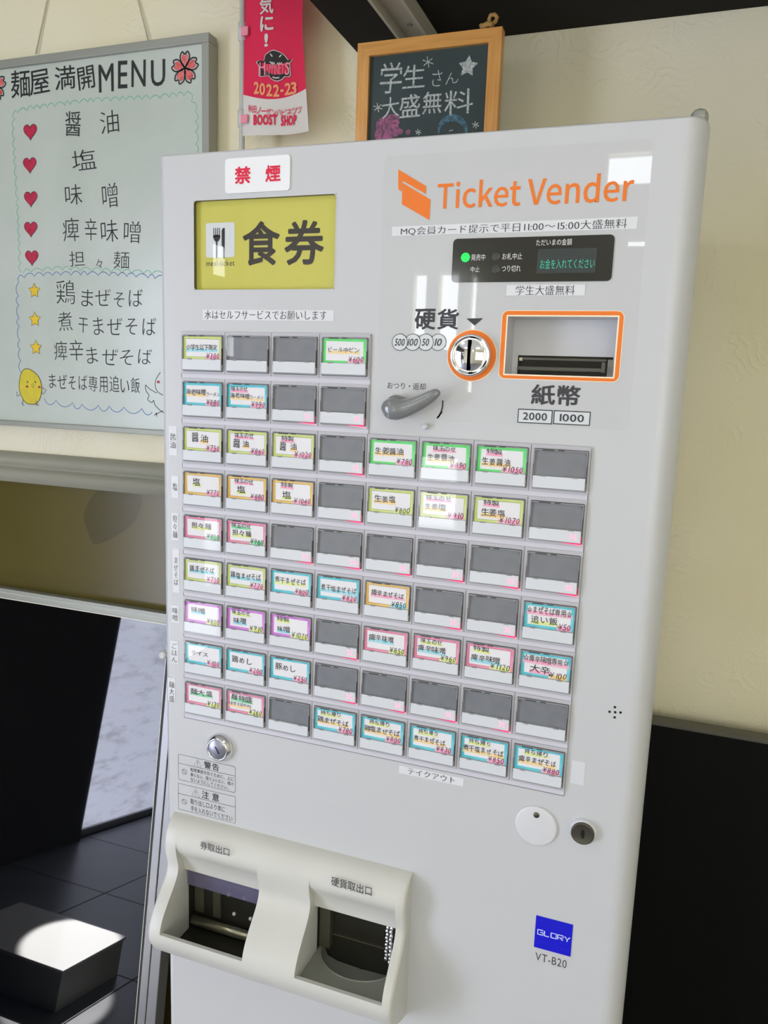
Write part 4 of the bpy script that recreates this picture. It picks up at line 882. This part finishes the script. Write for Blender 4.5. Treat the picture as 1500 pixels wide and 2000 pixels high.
# return lever
d = MB(); k = P2(779, 790)
d.lathe(k[0], k[1], [(.0082, 0), (.0084, -.008), (.0076, -.012), (0, -.013)], 'lever_grey', 32); lv = PM(d, 'return_lever', 'glossy grey lever')
LT = [(747.5, 797, .0010), (749, 797, .0040), (752.5, 797, .0064), (758, 797.5, .0084), (766, 798.5, .0094), (776, 799.5, .0090), (790, 797.5, .0078), (806, 792, .0069), (824, 784, .0060), (840, 775, .0052), (850, 769, .0042), (856, 766, .0028), (858.5, 764.5, .0008)]
LP = [at(a_, b_, -.015-.0004*i_) for i_, (a_, b_, c_) in enumerate(LT)]; LRr = [q_[2] for q_ in LT]
PP = []; RR = []
for i in range(len(LP)-1):
    p0, p1, p2, p3 = LP[max(i-1, 0)], LP[i], LP[i+1], LP[min(i+2, len(LP)-1)]
    for j in range(4):
        s_ = j/4; PP.append(.5*((2*p1)+(p2-p0)*s_+(2*p0-5*p1+4*p2-p3)*s_*s_+(-p0+3*p1-3*p2+p3)*s_**3)); RR.append(LRr[i]+(LRr[i+1]-LRr[i])*s_)
d = MB(); d.tube(PP, RR, 'lever_grey', 20, flat=.8); PM(d, 'lever_arm', None, lv)
k = P2(832, 833); d = MB(); d.lathe(k[0], k[1], [(.0026, 0), (.0027, -.004), (.0022, -.0055), (.0001, -.006)], 'strip', 20); PM(d, 'pin_button')

# ---- bill slot
x0, z0, x1, z1 = NW
a = (.3052, 1.4662, .3998, 1.5199)
d = MB(); o = rr(*a, .0048, 6); i = []
ix = (x0+.0001, z0+.0001, x1-.0001, z1-.0001); i = rr(*ix, .0001, 6); i2 = rr(x0-.0010, z0-.0010, x1+.0010, z1+.0010, .0006, 6)
d.ring(o, i2, -.0003, 'orange'); d.ring(i2, i, -.00035, 'ring_cream'); d.ring(rr(a[0]-.0005, a[1]-.0005, a[2]+.0005, a[3]+.0005, .0052, 6), o, -.00025, 'ring_cream')
PM(d, 'bill_frame', 'orange frame')
dz = .030
d = MB()
d.add([(x0, 0, z1), (x1, 0, z1), (x1, dz, z1), (x0, dz, z1), (x0, 0, z0), (x1, 0, z0), (x1, dz, z0), (x0, dz, z0)], [(0, 1, 2, 3), (4, 7, 6, 5), (0, 3, 7, 4), (1, 5, 6, 2)], 'recess')
sl = (.0035+x0, z0, x1-.0030, z1-.0265)
sx0, sx1, sz1 = x0+.0048, x1-.0075, z0+.0165
d.rect(x0, sz1, x1, z1, dz, 'recess').rect(x0, z0, sx0, sz1, dz, 'recess').rect(sx1+.0045, z0, x1, sz1, dz, 'recess'); d.box(sx1, sx1+.0045, dz+.004, dz+.006, z0, sz1, 'cream')
br = PM(d, 'bill_recess')
d = MB(); d.box(sx0, sx1+.005, dz+.0078, dz+.0088, z0, sz1, 'void').box(sx0, sx1+.005, dz+.0005, dz+.0088, sz1-.0018, sz1, 'void')
d.box(sx0, sx0+.001, dz, dz+.0088, z0, sz1, 'void').box(sx0, sx1+.005, dz+.001, dz+.0088, z0-.0005, z0+.0005, 'void'); PM(d, 'bill_slot', None, br)
d = MB(); d.box(sx0+.0005, sx1-.001, dz-.004, dz+.004, z0+.0040, z0+.0072, 'slot_metal', .0006).box(sx0+.004, sx1-.001, dz+.001, dz+.006, sz1-.0036, sz1-.0018, 'slot_metal').box(sx1-.004, sx1-.001, dz-.006, dz+.018, z0+.0035, z0+.0120, 'slot_metal', .0003)
PM(d, 'bill_guide', None, br)
d = MB(); d.box(sx0+.0006, sx0+.0036, dz+.001, dz+.004, sz1-.0045, sz1-.0010, 'ring_cream', .0003); PM(d, 'bill_sensor', None, br)
d = MB(); a = (P2(708, 480)[0], P2(1212, 841)[1], P2(1272, 285)[0], 1.6500)
d.poly(rr(.1925+.006, a[1], .4105, 1.6440, .006, 5), -.00016, 'film'); PM(d, 'clear_film')

# ---- locks, cap, speaker holes, maker's plate
k = P2(431, 1459)
d = MB(); d.lathe(k[0], k[1], [(.0150, 0), (.0150, -.0022), (.0138, -.004), (.0122, -.0068), (.0114, -.0074), (.0104, -.0076), (.0100, -.0070)], 'chrome', 40); lk = PM(d, 'door_lock', 'chrome lock')
d = MB(); d.lathe(k[0], k[1], [(.0101, -.0068), (.0094, -.0072), (0, -.0072)], 'lock_face', 32); PM(d, 'lock_cylinder', None, lk)
d = MB(); d.poly([(k[0]-.0030, k[1]+.0032), (k[0]-.0012, k[1]+.0032), (k[0]+.0032, k[1]-.0030), (k[0]+.0016, k[1]-.0042), (k[0]-.0002, k[1]-.0006)], -.0074, 'black'); PM(d, 'keyhole', None, lk)
k = P2(1139, 1622)
d = MB(); d.lathe(k[0], k[1], [(.0114, 0), (.0114, -.002), (.0102, -.004), (.0098, -.0042)], 'old_tape', 40); lk = PM(d, 'door_lock', 'dark grey lock')
d = MB(); d.lathe(k[0], k[1], [(.0099, -.0036), (.0099, -.0056), (.0092, -.0064), (.0086, -.0061), (0, -.0061)], 'lock_dark', 40); PM(d, 'lock_cylinder', None, lk)
d = MB(); d.poly([(k[0]-.0010, k[1]+.0040), (k[0]+.0010, k[1]+.0040), (k[0]+.0018, k[1]), (k[0]+.0012, k[1]-.0040), (k[0]-.0006, k[1]-.0036), (k[0]-.0014, k[1])], -.0063, 'black'); PM(d, 'keyhole', None, lk)
k = P2(1047, 1612); d = MB(); d.lathe(k[0], k[1], [(.0186, 0), (.0186, -.0012), (.0180, -.0020), (.0165, -.0023), (0, -.0024)], 'cover_white', 56); dc = PM(d, 'round_cover')
k = P2(1047.5, 1592, -.0024); d = MB(); d.lathe(k[0], k[1], [(.0027, -.0024), (.0025, -.0029), (0, -.0029)], 'lock_dark', 16); PM(d, 'small_dot', None, dc)
d = MB()
for p in ((1201, 1381), (1190.5, 1390), (1201.5, 1391), (1212, 1391.5), (1200.5, 1401)):
    k = P2(*p); fan(d, circ(k[0], k[1], .0011, 12), -.0002, 'black')
PM(d, 'speaker_holes')
a = R2((1047.6, 1787.2), (1114.1, 1867.7)); a = (P2(1045, 1820)[0], P2(1042.5, 1848.4)[1], P2(1117, 1835)[0], P2(1047.6, 1787.2)[1])
d = MB(); d.poly([(a[0], a[1]), (a[2], a[1]), (a[2], a[3]), (a[0], a[3])], -.0005, 'logo_blue', .0005); lg = PM(d, 'maker_plate', 'blue square plate')
d = MB(); gx, gz, gh, gw, st = P2(1050, 1826)[0], (a[1]+a[3])/2-.0019, .0046, .0046, .0011
letters = [[[(1, 1), (0, 1), (0, 0), (1, 0), (1, .5), (.5, .5)]], [[(0, 1), (0, 0), (.9, 0)]], [[(0, 0), (1, 0), (1, 1), (0, 1), (0, 0)]], [[(0, 0), (0, 1), (1, 1), (1, .5), (.25, .5), (1, 0)]], [[(0, 1), (.5, .45), (1, 1)], [(.5, .5), (.5, 0)]]]
for i, L in enumerate(letters):
    for s_ in L: d.stroke([(gx+i*(gw+.0013)+u*gw, gz+v*gh) for u, v in s_], st, -.0007, 'logo_white')
PM(d, 'lettering', None, lg)
k0, k1 = P2(1045, 1877), P2(1106, 1891); d = MB(); d.text('VT-B20', (k0[0], k1[1]-.0001, k1[0], k1[1]+.0077), -.0003, 'ink_soft', off=-.006); PM(d, 'lettering')

# ---- warning notices
def notice(tl, bl, rx, ydiv, head, hx, lines, rad, name):
    q = (P2(*tl)[0], P2(*bl)[1], P2(*rx)[0], P2(*tl)[1]); zd = P2(*ydiv)[1]; lw = .0003
    d = MB(); d.ring(rr(*q, rad, 3), rr(q[0]+lw, q[1]+lw, q[2]-lw, q[3]-lw, rad*.9, 3), -.0003, 'ink_soft'); d.box(q[0], q[2], -.0003, -.0002, zd-lw/2, zd+lw/2, 'ink_soft')
    Wd, hh = q[2]-q[0], q[3]-zd
    tz = zd+hh*.12; th = hh*.76; tx = q[0]+Wd*hx
    d.stroke([(tx, tz), (tx+th*1.15, tz), (tx+th*.575, tz+th)], .0004, -.0003, 'ink_soft', True); d.stroke([(tx+th*.575, tz+th*.7), (tx+th*.575, tz+th*.34)], .0005, -.0003, 'ink_soft'); d.stroke([(tx+th*.575, tz+th*.24), (tx+th*.575, tz+th*.14)], .0005, -.0003, 'ink_soft')
    gx = q[0]+Wd*head[1]; d.text(head[0], (gx, zd+hh*.12, q[0]+Wd*head[2], zd+hh*.86), -.0003, 'ink_soft', off=.008, gap=head[3])
    k = (q[0]+Wd*.11, q[1]+(zd-q[1])*.56); r = .0030; o = circ(*k, r, 28); d.ring(o, circ(*k, r-.0004, 28), -.0003, 'ink_soft'); d.stroke([(k[0]-r*.7, k[1]+r*.7), (k[0]+r*.7, k[1]-r*.7)], .0004, -.0003, 'ink_soft')
    n_ = len(lines); bh = (zd-q[1])
    for i, (s_, x_) in enumerate(lines):
        zz = zd-bh*(.06+.9*(i+1)/n_)+bh*.03; d.text(s_, (q[0]+Wd*.22, zz, q[0]+Wd*x_, zz+bh*.9/n_*.78), -.0003, 'ink_soft')
    return PM(d, name)
notice((348, 1472), (348, 1522), (460, 1500), (348, 1490), ('警告', .46, .72, .1), .28, [('転倒事故を防ぐために、上に', .965), ('乗らない、揺さぶらない、傾け', .965), ('ないようにしてください。', .88)], .0022, 'warning_notice')
notice((348, 1529), (349, 1580), (460, 1580), (348, 1549), ('注意', .42, .72, .35), .24, [('取り出し口より奥に', .82), ('手を入れないでください', .95)], .0004, 'caution_notice')

# ---- cream tray bezel with two openings
TX0, TX1, TZ1, TZ0 = -.0135, .2510, 1.0045, .8520
RIB = [(1.0045, 0), (1.0025, .006), (.999, .0115), (.994, .0160), (.987, .0195), (.979, .0208), (.970, .0200), (.962, .0180), (.955, .0165), (.949, .0170), (.943, .0195), (.936, .0245), (.929, .0310), (.921, .0380), (.913, .0440), (.905, .0480), (.898, .0495), (.892, .0495), (.886, .0480), (.878, .0440), (.870, .0380), (.863, .0290), (.857, .0170), (.853, .006), (.8520, 0)]
BAY = [(1.0045, 0), (1.0025, .006), (.999, .0115), (.994, .0160), (.987, .0195), (.981, .0204), (.976, .0195), (.971, .0170), (.966, .0135), (.960, .0102), (.953, .0070), (.944, .0045)]
def smooth_tab(tab, n=60, lo=None):
    z1, z0 = tab[0][0], tab[-1][0]; P = cr([(a, b) for a, b in tab], 3); return [(p[0], max(0, p[1])) for p in P]
RP, BP = smooth_tab(RIB), smooth_tab(BAY)
def at_z(tab, z):
    for (a, pa), (b, pb) in zip(tab, tab[1:]):
        if b <= z <= a: return pa+(pb-pa)*(a-z)/(a-b+1e-12)
    return tab[-1][1] if z < tab[-1][0] else tab[0][1]
d = MB()
def sheet(x0, x1, tab, ends=(0, 0)):
    st = []
    if ends[0]: st += [(x0, -.0032), (x0+.0008, -.0012), (x0+.0030, 0)]
    else: st += [(x0, 0)]
    if ends[1]: st += [(x1-.0030, 0), (x1-.0008, -.0012), (x1, -.0032)]
    else: st += [(x1, 0)]
    V = []; n_ = len(tab); F = []
    for x, dp in st:
        for z, p in tab: V.append((x, -max(0, p+dp*min(1, p/.01)), z))
    for k in range(len(st)-1):
        for j in range(n_-1): F.append((k*n_+j, (k+1)*n_+j, (k+1)*n_+j+1, k*n_+j+1))
    d.add(V, F, 'cream', True)
O1 = (.0015, .0965); O2 = (.1530, .2415); ZL = .8985
sheet(TX0, O1[0], RP, (1, 0)); sheet(O1[1], O2[0], RP); sheet(O2[1], TX1, RP, (0, 1))
LIP = [(z, p) for z, p in RP if z <= ZL]; LIP = [(ZL, at_z(RP, ZL))]+LIP
for o in (O1, O2):
    sheet(o[0], o[1], BP); sheet(o[0], o[1], LIP)
    pl = at_z(RP, ZL)
    d.add([(o[0], -pl, ZL), (o[1], -pl, ZL), (o[1], -pl+.0045, ZL-.0005), (o[0], -pl+.0045, ZL-.0005), (o[0], -pl+.022, .870), (o[1], -pl+.022, .870)], [(0, 1, 2, 3), (3, 2, 5, 4)], 'cream')
    d.add([(o[0], -.0045, .944), (o[1], -.0045, .944), (o[1], .002, .944), (o[0], .002, .944)], [(0, 1, 2, 3)], 'cream')
    for x in o:     # inner faces of the ribs
        zs2 = [z for z, p in RP if ZL-.0005 <= z <= .985]; zs2.append(ZL-.0005); V = []; F = []
        for z in zs2:
            back = -at_z(BP, z) if z >= .944 else .002
            V += [(x, -at_z(RP, z), z), (x, back, z)]
        V += [(x, -at_z(RP, ZL)+.022, .870), (x, .002, .870)]
        for k in range(len(V)//2-1): F.append((2*k, 2*k+1, 2*k+3, 2*k+2))
        d.add(V, F, 'cream')
for x, s_ in ((TX0, 1), (TX1, 1)):
    V = [(x, -max(0, p-.0032*min(1, p/.01)), z) for z, p in RP]+[(x, 0, z) for z, p in RP]; n_ = len(RP); d.add(V, [(k, k+1, n_+k+1, n_+k) for k in range(n_-1)], 'cream')
tray = PM(d, 'tray_bezel', 'cream plastic bezel')
d = MB()
xa, xb = at(391, 1650, -.0212).x, at(448, 1663, -.0212).x
d.text('券取出口', (xa, at(391, 1657.5, -.0212).z, xb, at(391, 1642, -.0212).z), -.0212, 'ink_soft', off=.002)
xa, xb = at(647, 1720, -.0212).x, at(726, 1738, -.0212).x
d.text('硬貨取出口', (xa, at(647, 1729.5, -.0212).z, xb, at(647, 1711, -.0212).z), -.0212, 'ink_soft', off=.002)
PM(d, 'lettering', None, tray)
# cavities
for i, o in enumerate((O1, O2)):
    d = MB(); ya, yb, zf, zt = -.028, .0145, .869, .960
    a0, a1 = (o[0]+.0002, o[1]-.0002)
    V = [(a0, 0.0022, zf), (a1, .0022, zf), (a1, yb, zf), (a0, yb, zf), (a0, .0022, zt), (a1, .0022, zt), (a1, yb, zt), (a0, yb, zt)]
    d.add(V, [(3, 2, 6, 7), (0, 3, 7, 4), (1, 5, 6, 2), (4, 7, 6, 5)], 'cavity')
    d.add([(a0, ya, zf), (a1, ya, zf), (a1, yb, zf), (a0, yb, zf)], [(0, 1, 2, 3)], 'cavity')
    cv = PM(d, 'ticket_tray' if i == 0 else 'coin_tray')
    if i == 0:
        d = MB(); d.tube([(a0+.001, .0075, .8765), (a1-.001, .0075, .8765)], .0052, 'cavity_metal', 20); PM(d, 'roller', None, cv)
        d = MB(); d.box(a0+.0005, a0+.012, .012, .0142, .884, .955, 'cavity_mid'); d.box(a0+.024, a0+.033, .0115, .0142, .884, .955, 'cavity_mid'); PM(d, 'guide_plate', None, cv)
        d = MB(); d.box(a0+.0005, a1-.0005, -.0008, .0004, .9240, .9435, 'flap_clear'); PM(d, 'clear_flap', None, cv)
        for (u, v) in ((840, 855), (1015, 900), (720, 1020), (900, 1075), (1085, 1130)):
            k = at(300+u/5.77, 1600+v/5.77, .0125); d = MB(); d.ball((k.x, .0138, k.z), .0021, 'strip', 12); PM(d, 'stud', None, cv)
    else:
        d = MB(); zs3 = .8905
        cxd, cyd, rx_, ry_ = .1965, .0140, .0425, .0375
        # floor sheet around the dish and the dish itself
        N_ = 28; arc_ = [(cxd+rx_*math.cos(math.pi+math.pi*k_/N_), cyd+ry_*math.sin(math.pi+math.pi*k_/N_)) for k_ in range(N_+1)]
        arc_ = [(min(a1-.0004, max(a0+.0004, x)), y) for x, y in arc_]
        V = []; F = []
        for k_, (x, y) in enumerate(arc_):
            u = k_/N_; V += [(x, y, zs3), ((a0 if u < .5 else a1), max(-.0395, min(cyd, cyd-(.071)*math.sin(math.pi*u)*1.6)), zs3)]
        for k_ in range(N_): F.append((2*k_, 2*k_+1, 2*k_+3, 2*k_+2))
        d.add(V, F, 'dish'); PM(d, 'dish_surround', None, cv)
        d = MB(); V = []; F = []; rings = [(1.0, zs3), (.985, zs3+.0010), (.96, zs3+.0004), (.93, zs3-.006), (.86, zs3-.013), (.6, zs3-.0165), (0.02, zs3-.0175)]
        for q_, zq in rings:
            for k_ in range(N_+1):
                a_ = math.pi+math.pi*k_/N_; V.append((min(a1-.0006, max(a0+.0006, cxd+rx_*q_*math.cos(a_))), cyd+ry_*q_*math.sin(a_), zq))
        for j in range(len(rings)-1):
            for k_ in range(N_): F.append((j*(N_+1)+k_, j*(N_+1)+k_+1, (j+1)*(N_+1)+k_+1, (j+1)*(N_+1)+k_))
        d.add(V, F, 'dish', True); PM(d, 'coin_dish', None, cv)
        d = MB(); d.box(a0+.0005, a0+.012, .006, .0142, .892, .955, 'cavity_mid'); d.box(a0+.012, a1, .0135, .0143, .9030, .9036, 'cavity_metal'); PM(d, 'inner_guide', None, cv)
        for sx_, (pa, pb) in enumerate((((757.5, 1805), (754, 1872)), ((765, 1806), (761, 1880)))):
            A_, B_ = at(*pa, .004-.003*sx_), at(*pb, .0-.004*sx_); d = MB(); n_ = 11
            for k_ in range(n_): p = A_.lerp(B_, k_/(n_-1)); d.ball((p.x+(.0003 if k_ % 2 else -.0003), p.y, p.z), .0021, 'chrome', 10, 1.35)
            d.tube([A_+Vector((0, 0, .012)), B_], .0007, 'chrome', 6); PM(d, 'bead_chain', 'silver bead chain', cv)
_fd = bpy.data.objects.get('glyph_source'); bpy.data.objects.remove(_fd); bpy.data.curves.remove(_fc)
